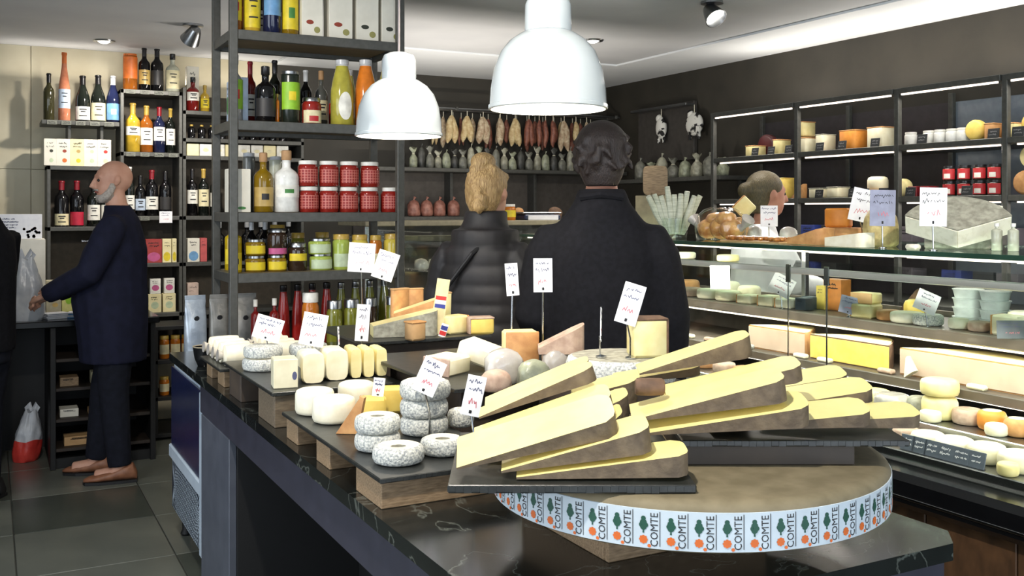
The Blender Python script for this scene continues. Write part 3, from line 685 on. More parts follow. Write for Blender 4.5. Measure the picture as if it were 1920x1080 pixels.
def wedge(p, L, h, d, pitch=0., roll=0., yaw=0., label='', group=None, m=None, mr=None, name='cheese_wedge', bulge=.018, cut=0., camaligned=True):
    """sector lying on a cut face: tip at local origin, x along the radius, flat rinds at y=0 and y=d, round rind at the far end"""
    t = thing(name, label, 'cheese', p, 0, group)
    t.rotation_mode = 'XYZ'
    mt = Matrix.Rotation((-YAW if camaligned else 0) + yaw, 4, 'Z') @ Matrix.Rotation(-pitch, 4, 'Y') @ Matrix.Rotation(roll, 4, 'X')
    t.rotation_euler = mt.to_euler()
    ny, nx = 8, 8; h0 = max(.003, h * cut)
    def X(j, i):
        s = 2 * j / ny - 1; xm = L - bulge * (abs(s) ** 5)
        return xm * i / nx
    top, bot = [], []
    for j in range(ny + 1):
        for i in range(nx + 1):
            x = X(j, i); y = d * j / ny
            top.append((x, y, h0 + (h - h0) * x / L)); bot.append((x, y, 0))
    n = (nx + 1); N = len(top); a = MB(); vs = top + bot; fs = []
    for j in range(ny):
        for i in range(nx):
            q = j * n + i
            fs.append((q, q + 1, q + n + 1, q + n)); fs.append((N + q, N + q + n, N + q + n + 1, N + q + 1))
        fs.append((j * n, (j + 1) * n, N + (j + 1) * n, N + j * n))
    a.add(vs, fs); a.build('paste', m or M['comte'], t, None)
    r = MB(); fs = []
    for i in range(nx):
        fs.append((i, N + i, N + i + 1, i + 1)); q = ny * n + i; fs.append((q, q + 1, N + q + 1, N + q))
    for j in range(ny):
        q = j * n + nx; fs.append((q, N + q, N + q + n, q + n))
    r.add(vs, fs); r.build('rind', mr or M['comterind'], t, 60)
    return t
def block(p, w, d, h, m, mr, label, group=None, rot=(0, 0, 0), sides=('z1',), name='cheese_block', bev=.006):
    """cut block: paste body and a rind slab on the named sides"""
    t = thing(name, label, 'cheese', (p[0], p[1], p[2] + .0006), 0, group, rot=rot)
    MB().box(-w / 2, w / 2, -d / 2, d / 2, 0, h, bev).build('paste', m, t, 50)
    for s in sides:
        e = .0025
        b = {'z1': (-w / 2 - .001, w / 2 + .001, -d / 2 - .001, d / 2 + .001, h - .004, h + e), 'x0': (-w / 2 - e, -w / 2 + .003, -d / 2, d / 2, 0, h),
             'x1': (w / 2 - .003, w / 2 + e, -d / 2, d / 2, 0, h), 'y1': (-w / 2, w / 2, d / 2 - .003, d / 2 + e, 0, h), 'y0': (-w / 2, w / 2, -d / 2 - e, -d / 2 + .003, 0, h)}[s]
        MB().box(*b, .002).build('rind', mr, t, 50)
    return t
def lump(p, r, m, label, cat, name, group=None, seed=1, rot=0., knot=True, flare=False):
    """wrapped or irregular item: uneven closed body standing on its base"""
    q = random.Random(seed); t = thing(name, label, cat, (p[0], p[1], p[2] + .0006), rot, group)
    rx, ry, h = r; rows = []; n = 14
    ph = [q.uniform(0, 6.3) for _ in range(4)]
    for z, s in (((0, .82), (.06, .98), (.25, 1.0), (.48, .96), (.62, .62), (.70, .30), (.78, .38), (.88, .70), (1., .98)) if flare else ((0, .80), (.06, .95), (.25, 1.0), (.5, 1.0), (.72, .92), (.88, .70), (.97, .35), (1., .12))):
        ring = []
        for i in range(n):
            a = 2 * PI * i / n; k = s * (1 + .07 * math.sin(3 * a + ph[0] + z * 5) + .05 * math.sin(5 * a + ph[1] - z * 7))
            thin = max(.12, 1 - (z - .62) * 2.6) if flare and z > .62 else 1.
            ring.append((rx * k * math.cos(a), ry * k * thin * math.sin(a), h * z + (h * .07 * math.sin(3 * a + ph[2]) if flare and z > .9 else 0)))
        rows.append(ring)
    MB().stack(rows).build('body', m, t, 60)
    if flare: MB().lathe([(rx * .34, h * .685), (rx * .36, h * .70), (rx * .34, h * .715)], 10, cap=False).build('tie', M['goat'], t)
    elif knot: MB().tube([(0, 0, h * .97), (rx * .05, 0, h * 1.06), (rx * .2, 0, h * 1.16)], [min(rx, ry) * .14, min(rx, ry) * .10, min(rx, ry) * .28], 8).build('twist', m, t)
    return t
def tray(px, py, z, w, d, rot, label, m=None, th=.010, legs=None, name='slate_tray', cat='tray', loc=None, group=None):
    p = loc or onz(px, py, z)
    t = thing(name, label, cat, (p[0], p[1], z), rot, group)
    MB().box(0, w, 0, d, -th, 0, .002).build('slab', m or M['slate'], t, None)
    rf = MB()
    q = random.Random(int(w * 1000))
    for k in range(int(w / .012)):
        x = k * .012; rf.box(x, x + .0115, -.0012, .0, -th * q.uniform(.7, .95), -th * .08)
    rf.build('chipped_edge', m or M['slate'], t, None)
    return t
def crate(u0, u1, v0, v1, z0, z1, label, group=None, m=None, name='wooden_riser'):
    t = thing(name, label, 'riser', (u0, v0, z0), 0, group); m = m or M['wood']; w, d, h = u1 - u0, v1 - v0, z1 - z0 - .0004
    for a in ((0, w, 0, .012), (0, w, d - .012, d)): MB().box(a[0], a[1], a[2], a[3], 0, h, .0015).build('board', m, t, None)
    for a in ((0, .012), (w - .012, w)): MB().box(a[0], a[1], .0125, d - .0125, 0, h, .0015).build('board', m, t, None)
    MB().box(.0125, w - .0125, .0125, d - .0125, h - .01, h, .001).build('top_board', m, t, None)
    return t
# ------------------------------------------------------------------ people
def union(mb, voxel, smooth=4):
    me = mb.mesh('tmp', M['skin']); o = obj('tmp', me)
    r = o.modifiers.new('r', 'REMESH'); r.mode = 'VOXEL'; r.voxel_size = voxel
    s = o.modifiers.new('s', 'SMOOTH'); s.factor = .5; s.iterations = smooth
    bpy.context.view_layer.update()
    out = bpy.data.meshes.new_from_object(o.evaluated_get(bpy.context.evaluated_depsgraph_get()))
    bpy.data.objects.remove(o); bpy.data.meshes.remove(me)
    out.shade_smooth()
    return out
def part(mb, name, mat, parent, voxel, smooth=4):
    me = union(mb, voxel, smooth); me.name = name; me.materials.clear(); me.materials.append(mat)
    return obj(name, me, parent)
def hand(mb, wrist, d, up, side, curl=.5, s=1.):
    """palm and five fingers: d forearm direction, up = back of the hand, side=+1 puts the thumb along d x up"""
    d = Vector(d).normalized(); up = Vector(up); up = (up - d * up.dot(d)).normalized(); x = d.cross(up) * side
    w = Vector(wrist)
    mb.tube([w - d * .02, w + d * .03 * s, w + d * .085 * s], [(.026 * s, .020 * s), (.036 * s, .018 * s), (.036 * s, .015 * s)], 10)
    for k, (o, L) in enumerate(((.030, .068), (.010, .078), (-.011, .073), (-.031, .056))):
        b = w + d * .078 * s + x * o * s; pts = [b]; dd = d.copy()
        for j, f in enumerate((.45, .32, .23)):
            dd = (Matrix.Rotation(-curl * (.5 + .35 * j), 3, d.cross(up)) @ dd) if True else dd
            pts.append(pts[-1] + dd * L * f * s)
        mb.tube(pts, [.0095 * s, .0088 * s, .008 * s, .0068 * s], 8)
    b = w + d * .025 * s + x * .030 * s
    pts = [b, b + (d * .5 + x * .8 - up * .2).normalized() * .035 * s, b + (d * .5 + x * .8 - up * .2).normalized() * .035 * s + (d * .85 + x * .35 - up * .35).normalized() * .036 * s]
    mb.tube(pts, [.0125 * s, .011 * s, .0085 * s], 8)
def head_mesh(mb, c, s=1., tilt=0.):
    """skull, jaw, nose, brow, ears around centre c (y forward)"""
    cx, cy, cz = c
    mb.ball((cx, cy - .012 * s, cz + .022 * s), (.076 * s, .096 * s, .094 * s), 18, 14)
    mb.rows([(cx, cy + .030 * s, cz - .112 * s, .024 * s, .026 * s), (cx, cy + .032 * s, cz - .100 * s, .040 * s, .044 * s), (cx, cy + .024 * s, cz - .070 * s, .056 * s, .062 * s),
             (cx, cy + .020 * s, cz - .03 * s, .064 * s, .070 * s), (cx, cy + .018 * s, cz + .02 * s, .066 * s, .074 * s), (cx, cy + .012 * s, cz + .06 * s, .058 * s, .070 * s)])
    mb.tube([(cx, cy + .088 * s, cz + .018 * s), (cx, cy + .104 * s, cz - .012 * s), (cx, cy + .113 * s, cz - .028 * s), (cx, cy + .088 * s, cz - .038 * s)], [.009 * s, .012 * s, .015 * s, .012 * s], 10)
    mb.tube([(cx - .045 * s, cy + .072 * s, cz + .026 * s), (cx, cy + .088 * s, cz + .028 * s), (cx + .045 * s, cy + .072 * s, cz + .026 * s)], .011 * s, 8)
    for k in (-1, 1):
        mb.tube([(cx + k * .072 * s, cy - .002 * s, cz - .024 * s), (cx + k * .082 * s, cy - .010 * s, cz + .0 * s), (cx + k * .080 * s, cy - .014 * s, cz + .026 * s)], [(.008 * s, .010 * s), (.009 * s, .017 * s), (.007 * s, .012 * s)], 10)
    mb.tube([(cx, cy - .024 * s, cz - .16 * s), (cx, cy - .012 * s, cz - .08 * s), (cx, cy - .006 * s, cz - .02 * s)], [.062 * s, .054 * s, .052 * s], 14)
def face_bits(t, c, s=1., look=0.):
    cx, cy, cz = c
    for k in (-1, 1):
        turn_about(MB().ball((cx + k * .031 * s, cy + .0795 * s, cz + .004 * s), .0090 * s, 10, 8).build('eye', M['eye'], t), c, look)
    turn_about(MB().tube([(cx - .024 * s, cy + .076 * s, cz - .063 * s), (cx, cy + .090 * s, cz - .060 * s), (cx + .024 * s, cy + .076 * s, cz - .063 * s)], [.004 * s, .006 * s, .004 * s], 8).build('mouth', M['lip'], t), c, look)
def legs(mb, hip=.09, foot=((-.10, .0), (.10, .0)), top=.92, k=1.):
    for s, (fx, fy) in zip((-1, 1), foot):
        mb.tube([(s * hip, 0, top), (s * hip + (fx - s * hip) * .5, fy * .5 + .02, .50), (fx, fy, .09)], [.085 * k, .062 * k, .048 * k], 12)
def arm(mb, sh, el, wr, r=(.056, .046, .036)): mb.tube([sh, [(a + b) / 2 for a, b in zip(sh, el)], el, [(a + b) / 2 for a, b in zip(el, wr)], wr], [r[0], (r[0] + r[1]) / 2, r[1], (r[1] + r[2]) / 2 * 1.04, r[2]], 12)
def sleeve(mb, sh, el, wr, r):
    """sleeve that rises out of the shoulder, rounded over the joint"""
    i = (sh[0] * .45, sh[1], sh[2] + .012); m1 = [a + (b - a) * .18 for a, b in zip(sh, el)]
    mb.tube([i, sh, m1, [(a + b) / 2 for a, b in zip(sh, el)], el, [(a + b) / 2 for a, b in zip(el, wr)], wr], [r[0] * .72, r[0] * .86, r[0] * .98, (r[0] + r[1]) / 2, r[1], (r[1] + r[2]) / 2 * 1.03, r[2]], 14)
def shoes(t, foot, m, name='shoe', turn=(0, 0)):
    for (fx, fy), a in zip(foot, turn):
        k = MB(); rings = []
        for y, w, z1 in ((-.09, .028, .055), (-.07, .040, .105), (-.02, .043, .100), (.04, .046, .070), (.11, .050, .052), (.16, .040, .042), (.185, .02, .03)):
            rings.append([(w * math.cos(b), y, .012 + (z1 - .012) * .5 + (z1 - .012) * .5 * math.sin(b)) for b in [2 * PI * i / 12 for i in range(12)]])
        k.stack(rings)
        s_ = k.build(name, m, t, 60, (fx, fy, 0), (0, 0, a))
        MB().prism([(-.034, -.092), (.034, -.092), (.045, -.02), (.052, .10), (.036, .175), (0, .19), (-.036, .175), (-.052, .10), (-.045, -.02)], .001, .016).build('sole', M['black'], s_, None)
def person(label, p, fwd_cam, group=None):
    fx, fy = fwd_cam; wx, wy = fx * ca + fy * sa, -fx * sa + fy * ca
    return thing('person', label, 'person', (p[0], p[1], 0), math.atan2(-wx, wy), group)
def turn_about(o, hd, a):
    """turn a head piece about the neck axis"""
    o.rotation_euler = (0, 0, a); c, s_ = math.cos(a), math.sin(a); o.location = (hd[0] - (c * hd[0] - s_ * hd[1]), hd[1] - (s_ * hd[0] + c * hd[1]), 0)
    return o
def body_core(t, hd, arms, foot, skin, hand_up, curl, H=1.0, voxel=.008, look=0.):
    b = MB(); head_mesh(b, hd)
    if look: b.v = [(hd[0] + (x - hd[0]) * math.cos(look) - (y - hd[1]) * math.sin(look), hd[1] + (x - hd[0]) * math.sin(look) + (y - hd[1]) * math.cos(look), z) for x, y, z in b.v]
    b.rows([(0, 0, .90 * H, .14, .09), (0, 0, 1.05 * H, .13, .09), (0, 0, 1.25 * H, .15, .10), (0, -.01, 1.38 * H, .15, .085), (hd[0] * .3, hd[1] * .3 - .02, 1.47 * H, .10, .07), (hd[0] * .6, hd[1] * .6 - .02, 1.53 * H, .055, .055)])
    legs(b, foot=foot, k=.85)
    for s, (sh, el, wr) in zip((-1, 1), arms):
        arm(b, (sh[0] * .82, sh[1], sh[2] - .04), el, wr, (.040, .034, .027)); d = Vector(wr) - Vector(el)
        hand(b, wr, d, hand_up[0 if s < 0 else 1], -s, curl)
    for fx, fy in foot: b.tube([(fx, fy, .10), (fx, fy + .03, .05), (fx, fy + .13, .04)], [.04, .04, .032], 10)
    return part(b, 'body', skin, t, voxel, 3)

# --- shop worker in navy, seen from the side, packing a bag
wp = at(222, 895, 5.55)
t = person('bald grey-bearded person in navy jacket reaching for a plastic bag', wp, (-1, -.16))
LOOK = .42
hd = (0, .03, 1.665); foot = ((-.10, -.03), (.10, .14))
arms = [((-.20, -.01, 1.42), (-.245, .10, 1.16), (-.10, .36, 1.035)), ((.20, -.01, 1.42), (.245, .12, 1.15), (.12, .38, 1.02))]
body_core(t, hd, arms, foot, M['skin'], ((-.75, .1, .6), (.75, .1, .6)), .35, voxel=.0065, look=LOOK)
k = MB()
k.rows([(0, .025, .66, .195, .178), (0, .03, .84, .20, .19), (0, .045, 1.0, .195, .205), (0, .04, 1.12, .19, .195), (0, .015, 1.28, .195, .170), (0, -.005, 1.40, .195, .118), (0, -.012, 1.46, .140, .095), (0, -.002, 1.505, .080, .078), (0, .006, 1.53, .070, .072)])
for sh, el, wr in arms: sleeve(k, (sh[0] * .93, sh[1], sh[2] - .01), el, [a + (b - a) * .93 for a, b in zip(el, wr)], (.084, .070, .052))
part(k, 'jacket', M['navy'], t, .010, 4)
k = MB(); legs(k, hip=.075, foot=foot, top=.86, k=1.32); k.rows([(0, .01, .74, .15, .13), (0, .01, .9, .15, .13)]); part(k, 'trousers', M['trouser'], t, .011, 4)
shoes(t, foot, M['leather'], turn=(.15, -.1))
face_bits(t, hd, look=LOOK)
k = MB(); cz = hd[2]
k.rows([(0, hd[1] + .036, cz - .122, .026, .028), (0, hd[1] + .036, cz - .106, .046, .050), (0, hd[1] + .027, cz - .076, .0605, .066)])
k.tube([(-.066, hd[1] + .0, cz - .03), (-.062, hd[1] + .03, cz - .08), (0, hd[1] + .07, cz - .1), (.062, hd[1] + .03, cz - .08), (.066, hd[1] + .0, cz - .03)], [.008, .014, .018, .014, .008], 8)
k.tube([(-.03, hd[1] + .082, cz - .052), (0, hd[1] + .094, cz - .048), (.03, hd[1] + .082, cz - .052)], .008, 8)
for sg in (-1, 1):
    k.tube([(sg * .060, hd[1] + .012, cz - .012), (sg * .060, hd[1] + .020, cz - .05), (sg * .050, hd[1] + .045, cz - .085), (sg * .02, hd[1] + .068, cz - .108)], [.014, .020, .024, .022], 10)
turn_about(part(k, 'beard', M['hairg'], t, .006, 3), hd, LOOK)
MB().box(-.002, .002, -.006, .006, -.04, .04, .001).build('pen', M['paper'], t, None, (-.192, .005, 1.33))
k = MB(); scribble(k, -.03, .03, -.006, .006, 1, 0, 3, .003); k.build('chest_embroidery', M['paper'], t, None, (-.155, .135, 1.335), (0, 0, -PI / 2 - .5))

# --- customer in black coat, back to us
mp = at(1128, 1200, 3.42)
t = person('person in long black coat with dark hair standing beside the island', mp, (.10, 1))
hd = (.0, .04, 1.682); foot = ((-.10, 0), (.11, .04))
arms = [((-.180, -.01, 1.425), (-.232, .0, 1.14), (-.19, .16, .98)), ((.180, -.01, 1.425), (.230, -.01, 1.14), (.235, .06, .88))]
body_core(t, hd, arms, foot, M['skin2'], ((-1, 0, 0), (1, 0, 0)), .5, voxel=.008)
k = MB()
k.rows([(0, .0, .50, .220, .180), (0, .0, .8, .210, .175), (0, .0, 1.02, .200, .165), (0, -.005, 1.22, .205, .16), (0, -.012, 1.34, .205, .14), (0, -.016, 1.40, .192, .122), (0, -.016, 1.45, .160, .104), (0, -.014, 1.49, .126, .094), (0, -.006, 1.53, .098, .086), (0, .002, 1.575, .082, .080)])
for sh, el, wr in arms: sleeve(k, (sh[0], sh[1], sh[2] - .035), el, wr, (.082, .074, .058))
part(k, 'coat', M['coatblk'], t, .011, 5)
k = MB(); legs(k, foot=foot, top=.8, k=1.15); part(k, 'trousers', M['trouser'], t, .012, 4)
shoes(t, foot, M['black'])
k = MB()
k.ball((0, hd[1] - .022, hd[2] + .040), (.094, .108, .094), 18, 12); k.rows([(0, hd[1] - .062, hd[2] - .098, .056, .040), (0, hd[1] - .060, hd[2] - .06, .074, .056), (0, hd[1] - .052, hd[2] - .02, .084, .072), (0, hd[1] - .040, hd[2] + .03, .090, .084)])
q = random.Random(5)
for i in range(60):         # uneven tufts
    a = q.uniform(PI * .9, PI * 2.1); e = q.uniform(-.6, 1.3); d_ = Vector((math.cos(a) * math.cos(e) * .094, math.sin(a) * math.cos(e) * .106, math.sin(e) * .094)); c_ = Vector((0, hd[1] - .024, hd[2] + .036))
    k.tube([c_ + d_ * .9, c_ + d_ * 1.05 + Vector((q.uniform(-.015, .015), 0, -.02)), c_ + d_ * 1.04 + Vector((q.uniform(-.02, .02), 0, -.045))], [.012, .011, .006], 6)
part(k, 'hair', M['haird'], t, .0065, 1)
face_bits(t, hd)
MB().tube([(-.07, -.062, 1.545), (0, -.088, 1.555), (.07, -.062, 1.545)], .014, 8).build('collar', M['coatblk'], t)

# --- customer with blonde hair and puffer jacket
fp = at(910, 1100, 4.05)
t = person('person with pinned-up blonde hair in black quilted jacket', fp, (.42, .9))
hd = (.0, .03, 1.565); foot = ((-.09, 0), (.09, .05))
arms = [((-.160, -.01, 1.305), (-.245, .03, 1.07), (-.16, .24, 1.02)), ((.160, -.01, 1.305), (.225, .03, 1.06), (.16, .24, 1.02))]
body_core(t, hd, arms, foot, M['skin'], ((-.6, 0, .8), (.6, 0, .8)), .5, H=.945, voxel=.008)
k = MB()
prof = [(0, .0, .72, .205, .165)]
for j in range(9):          # quilted bands of the jacket
    z = .74 + j * .076; w = (.212, .206, .200, .194, .190, .190, .188, .172, .140)[j]; dpt = .172 - .004 * j
    prof += [(0, 0, z, w * .982, dpt * .975), (0, 0, z + .022, w * 1.01, dpt * 1.015), (0, 0, z + .054, w * 1.01, dpt * 1.015), (0, 0, z + .074, w * .982, dpt * .975)]
prof += [(0, -.01, 1.425, .108, .092), (0, .0, 1.455, .092, .088), (0, .008, 1.50, .088, .086)]
k.rows(prof, n=22)
for sh, el, wr in arms:
    pts = []; rr = []
    for i in range(17):
        f = i / 16; a, b, g_ = (sh, el, f * 2) if f < .5 else (el, wr, f * 2 - 1)
        pts.append([x + (y - x) * g_ for x, y in zip(a, b)]); rr.append((.078 - .018 * f) * (1.02 if i % 4 in (1, 2, 3) else .96))
    k.tube([(sh[0] * .4, sh[1], sh[2] + .0)] + pts, [.055, *[rr[0] * .84], *rr[1:]] if False else [.056] + rr, 12)
part(k, 'jacket', M['puffer'], t, .009, 2)
k = MB(); legs(k, foot=foot, top=.8, k=1.1); part(k, 'trousers', M['trouser'], t, .012, 4)
shoes(t, foot, M['black'])
k = MB()
k.ball((0, hd[1] - .022, hd[2] + .040), (.084, .104, .092), 18, 12); k.rows([(0, hd[1] - .054, hd[2] - .085, .046, .042), (0, hd[1] - .052, hd[2] - .03, .072, .066), (0, hd[1] - .040, hd[2] + .02, .082, .08)])
for j in range(7):          # twisted chignon up the back of the head
    a = j * .9; k.tube([(.02 * math.sin(a), hd[1] - .125 + .008 * j, hd[2] - .06 + .030 * j), (.03 * math.cos(a), hd[1] - .120 + .009 * j, hd[2] - .03 + .030 * j)], [.030, .032], 10)
k.ball((0, hd[1] - .05, hd[2] + .135), (.052, .056, .040), 14, 10)
k.tube([(.06, hd[1] + .04, hd[2] + .07), (.05, hd[1] - .06, hd[2] + .10), (-.02, hd[1] - .11, hd[2] + .02)], [.02, .024, .02], 8)
part(k, 'hair', M['hairb'], t, .0065, 1)
face_bits(t, hd)
MB().tube([(.10, .10, 1.36), (.085, -.02, 1.435), (.02, -.155, 1.33), (-.13, -.175, 1.14), (-.255, -.01, .98)], .009, 8).build('bag_strap', M['black'], t)
k = MB().box(-.045, .045, -.09, .09, -.10, .10, .02).build('shoulder_bag', M['black'], t, 50, (-.27, .0, .86))

# --- person at the edge of the view in dark clothes
ep = at(-36, 940, 5.05)
t = person('person in dark clothing standing in front of the service counter', ep, (-1, .05))
hd = (0, .04, 1.62); foot = ((-.11, 0), (.12, .04))
arms = [((-.20, -.01, 1.38), (-.25, .02, 1.10), (-.20, .16, .95)), ((.20, -.01, 1.38), (.27, .04, 1.11), (.17, .25, 1.05))]
body_core(t, hd, arms, foot, M['skin'], ((-1, 0, 0), (.5, 0, 1)), .5, H=.97, voxel=.012)
k = MB(); k.rows([(0, .0, .78, .20, .15), (0, 0, 1.0, .20, .15), (0, 0, 1.25, .215, .15), (0, -.01, 1.36, .21, .125), (0, -.01, 1.42, .14, .09), (0, 0, 1.49, .08, .08)])
for sh, el, wr in arms: arm(k, sh, el, [a + (b - a) * .9 for a, b in zip(el, wr)], (.082, .07, .055))
part(k, 'jacket', M['coatblk'], t, .012, 4)
k = MB(); legs(k, foot=foot, top=.86, k=1.4); k.rows([(0, .0, .72, .17, .13), (0, .0, .86, .17, .13)]); part(k, 'trousers', M['trouser'], t, .012, 4)
shoes(t, foot, M['black'])
k = MB(); k.ball((0, hd[1] - .022, hd[2] + .040), (.084, .102, .09), 16, 10); k.rows([(0, hd[1] - .054, hd[2] - .07, .05, .042), (0, hd[1] - .05, hd[2] - .02, .076, .07)]); part(k, 'hair', M['haird'], t, .010, 3)
face_bits(t, hd)

# --- assistant behind the glass case
au = 3.62; av, aY = onu(1424, au)
t = person('person with olive-brown hair in white coat behind the glass case', (au, av), (.95, .25))
hd = (0, .05, 1.585); foot = ((-.09, 0), (.09, .03))
arms = [((-.17, -.01, 1.34), (-.22, .10, 1.12), (-.08, .30, 1.10)), ((.17, -.01, 1.34), (.22, .10, 1.12), (.10, .30, 1.10))]
body_core(t, hd, arms, foot, M['skin2'], ((-.3, 0, 1), (.3, 0, 1)), .5, H=.945, voxel=.010)
k = MB(); k.rows([(0, .0, .55, .20, .15), (0, 0, .9, .19, .15), (0, 0, 1.12, .185, .145), (0, -.01, 1.28, .19, .125), (0, -.01, 1.36, .14, .10), (0, 0, 1.43, .08, .08)])
for sh, el, wr in arms: arm(k, sh, el, [a + (b - a) * .9 for a, b in zip(el, wr)], (.08, .066, .05))
part(k, 'white_coat', M['whitecoat'], t, .011, 3)
k = MB(); legs(k, foot=foot, top=.8, k=1.1); part(k, 'trousers', M['trouser'], t, .013, 4)
shoes(t, foot, M['black'])
k = MB(); k.ball((0, hd[1] - .024, hd[2] + .040), (.086, .104, .090), 16, 10); k.rows([(0, hd[1] - .065, hd[2] - .10, .05, .035), (0, hd[1] - .062, hd[2] - .05, .072, .052), (0, hd[1] - .05, hd[2] + .02, .084, .075)]); k.ball((0, hd[1] - .135, hd[2] + .02), (.04, .04, .045), 12, 8); part(k, 'hair', M['hairo'], t, .009, 3)
face_bits(t, hd)
# ------------------------------------------------------------------ goods on the metal shelf unit
def row(v, z, items):
    """items: (kind, px0, px1, height in px, ...) measured along one shelf line"""
    for it in items:
        k, a, b, hp = it[:4]; u, Y = onv((a + b) / 2, v); r = mm(b - a, Y) / 2; h = mm(hp, Y)
        if k == 'b': bottle(u, v, z, h, r, *it[4:8], **(it[8] if len(it) > 8 else {}))
        elif k == 'j': jar(u, v, z, h, r, *it[4:8], **(it[8] if len(it) > 8 else {}))
        elif k == 'c': carton(u, v, z, 2 * r, it[4], h, it[5], it[6], **(it[7] if len(it) > 7 else {}))
FV, MV, RVV = 4.412, 4.48, 4.61
P = dict
oliveb, oliver, olivg = col('print_olive_black', (52, 56, 44), .6), col('print_red_brown', (150, 60, 40), .6), col('print_khaki', (150, 146, 86), .6)
# top shelf
row(FV, SH[0], [
    ('b', 430, 453, 118, 'amber', 'brass', 'yellow', 'amber bottle with yellow label beside the post on the top shelf', P(kind='spirit', lr=(.18, .62), mark='red')),
    ('b', 456, 488, 118, 'gold', 'foil', 'yellow', 'golden bottle with broad yellow label on the top shelf', P(kind='spirit', lr=(.08, .62))),
    ('b', 493, 526, 118, 'blue', 'foil', 'blue', 'dark blue bottle with pale blue label on the top shelf', P(kind='spirit', lr=(.30, .62))),
    ('b', 528, 559, 118, 'oildark', 'foil', 'yellow', 'brown bottle with yellow and green label on the top shelf', P(kind='spirit', lr=(.10, .62), mark='dgreen'))])
for i, (a, b, mk) in enumerate(((566, 606, oliver), (617, 662, oliver), (668, 711, oliveb), (715, 755, oliveb))):
    u, Y = onv((a + b) / 2, 4.362)
    carton(u, 4.362, SH[0], mm(b - a, Y), .09, .30, M['card'], ['white gift carton with a brown fruit print next to the yellow-labelled bottle', 'white gift carton with a red-brown olive print on the top shelf', 'white gift carton with black olive print and khaki leaf', 'white gift carton with black olive print against the corner post'][i],
           'white gift cartons on the top shelf', ((-.12, .22, .36, .07, mk), (.22, .11, .3, .10, olivg)), seed=i)
u, Y = onv(398, 4.56); bottle(SU0 + .075, 4.53, SH[0], .28, .035, 'amber', 'brass', 'orange', 'amber bottle with orange label at the open side of the top shelf', kind='spirit')
row(RVV, SH[0], [('b', 470, 500, 118, 'dark', 'foil', 'white', 'dark bottle standing in the second row of the top shelf', P(group='second-row bottles on the top shelf')),
                 ('b', 520, 550, 118, 'dark', 'foil', 'white', 'dark bottle standing in the second row of the top shelf', P(group='second-row bottles on the top shelf'))])
# second shelf
row(FV, SH[1], [
    ('b', 428, 455, 126, 'silver', 'silver', 'green', 'silver bottle with lime green label and red heart', P(kind='spirit', lr=(.18, .62), mark='heart')),
    ('b', 478, 517, 106, 'black', 'foil', 'black', 'squat black balsamic bottle with dark label', P(kind='spirit', lr=(.1, .42))),
    ('b', 526, 562, 98, col('black_can', (26, 34, 26), .25), 'steel', 'green', 'black and green oil can with a yellow emblem', P(kind='can', lr=(.26, .78), mark='yellow', name='oil_can', cat='can')),
    ('j', 566, 602, 50, 'jam', 'steel', 'cream', 'small dark red jam jar with cream label beside the oil can', P(lr=(.05, .52), band='red')),
    ('b', 620, 663, 124, 'juiceg', 'silver', 'white', 'pale green juice bottle with a white oval label', P(kind='juice', lr=(.08, .50), oval=True, name='juice_bottle')),
    ('b', 665, 706, 126, 'juiceo', 'silver', 'white', 'orange juice bottle with a white oval label', P(kind='juice', lr=(.08, .50), oval=True, name='juice_bottle')),
    ('b', 708, 744, 126, 'juiceg', 'silver', 'white', 'yellow-green juice bottle by the corner post, half hidden by lamp shade', P(kind='juice', lr=(.08, .50), oval=True, name='juice_bottle')),
    ('b', 516, 524, 55, 'honey', 'brass', None, 'slim amber vinegar bottle between the black bottle and oil can', P(kind='square'))])
row(RVV - .02, SH[1], [
    ('b', 458, 480, 120, 'red', 'wine', 'white', 'dark red bottle behind the silver bottle on the second shelf', {}),
    ('b', 503, 527, 124, 'dark', 'foil', 'pgreen', 'dark bottle with pale green label behind the squat black bottle', {}),
    ('b', 562, 584, 108, 'black', 'silver', None, 'black bottle with silver cap behind the red jam jar', {}),
    ('b', 590, 614, 108, 'grey', 'cork', 'cream', 'grey glass bottle with cream label behind the jam jar', P(kind='spirit')),
    ('b', 616, 631, 62, 'redsauce', 'wine', None, 'small red sauce bottle beside the pale green juice', P(kind='square')),
    ('b', 640, 668, 112, 'juiceg', 'silver', 'white', 'juice bottle standing in the second row of the shelf', P(kind='juice', name='juice_bottle', oval=True))])
for i, (vv, dx) in enumerate(((4.46, 0), (4.54, 0), (4.63, 0))):
    carton(SU0 + .055, vv, SH[1], .045, .05, .20, LB['lblue'], ['pale blue and green carton at the open side of the second shelf', 'pale blue and green carton at the open side of the second shelf', 'pale blue and green carton at the open side of the second shelf'][i], 'pale blue cartons facing the open side', ((0, .45, .8, .42, LB['dgreen']),), seed=i + 9, turn=-PI / 2)
# third shelf
u, Y = onv(449, 4.362); carton(u, 4.362, SH[2], mm(42, Y), .07, mm(81, Y), M['card'], 'plain white carton with small green mark on the third shelf', None, ((.1, .10, .4, .07, LB['dgreen']),), text=False)
carton(SU0 + .06, 4.56, SH[2], .055, .05, .185, col('light_blue_carton', (150, 178, 216), .5), 'light blue carton at the open side of the third shelf', turn=-PI / 2, text=True, seed=4)
row(FV, SH[2], [
    ('b', 475, 512, 112, 'oildark', 'cork', 'gold', 'golden oil bottle with cork and gold badge label', P(kind='spirit', lr=(.10, .42), mark='black')),
    ('b', 514, 560, 116, 'white', 'cork', 'white', 'white ceramic oil bottle with small green square mark', P(kind='spirit', lr=(.24, .44), mark='dgreen'))])
row(RVV, SH[2], [('b', 455, 478, 112, 'grey', 'silver', None, 'grey bottle behind the plain white carton', P(kind='can', name='canister', cat='canister')), ('b', 505, 530, 105, 'clear', 'silver', None, 'clear bottle behind the white ceramic bottle', P(kind='can', name='canister', cat='canister'))])
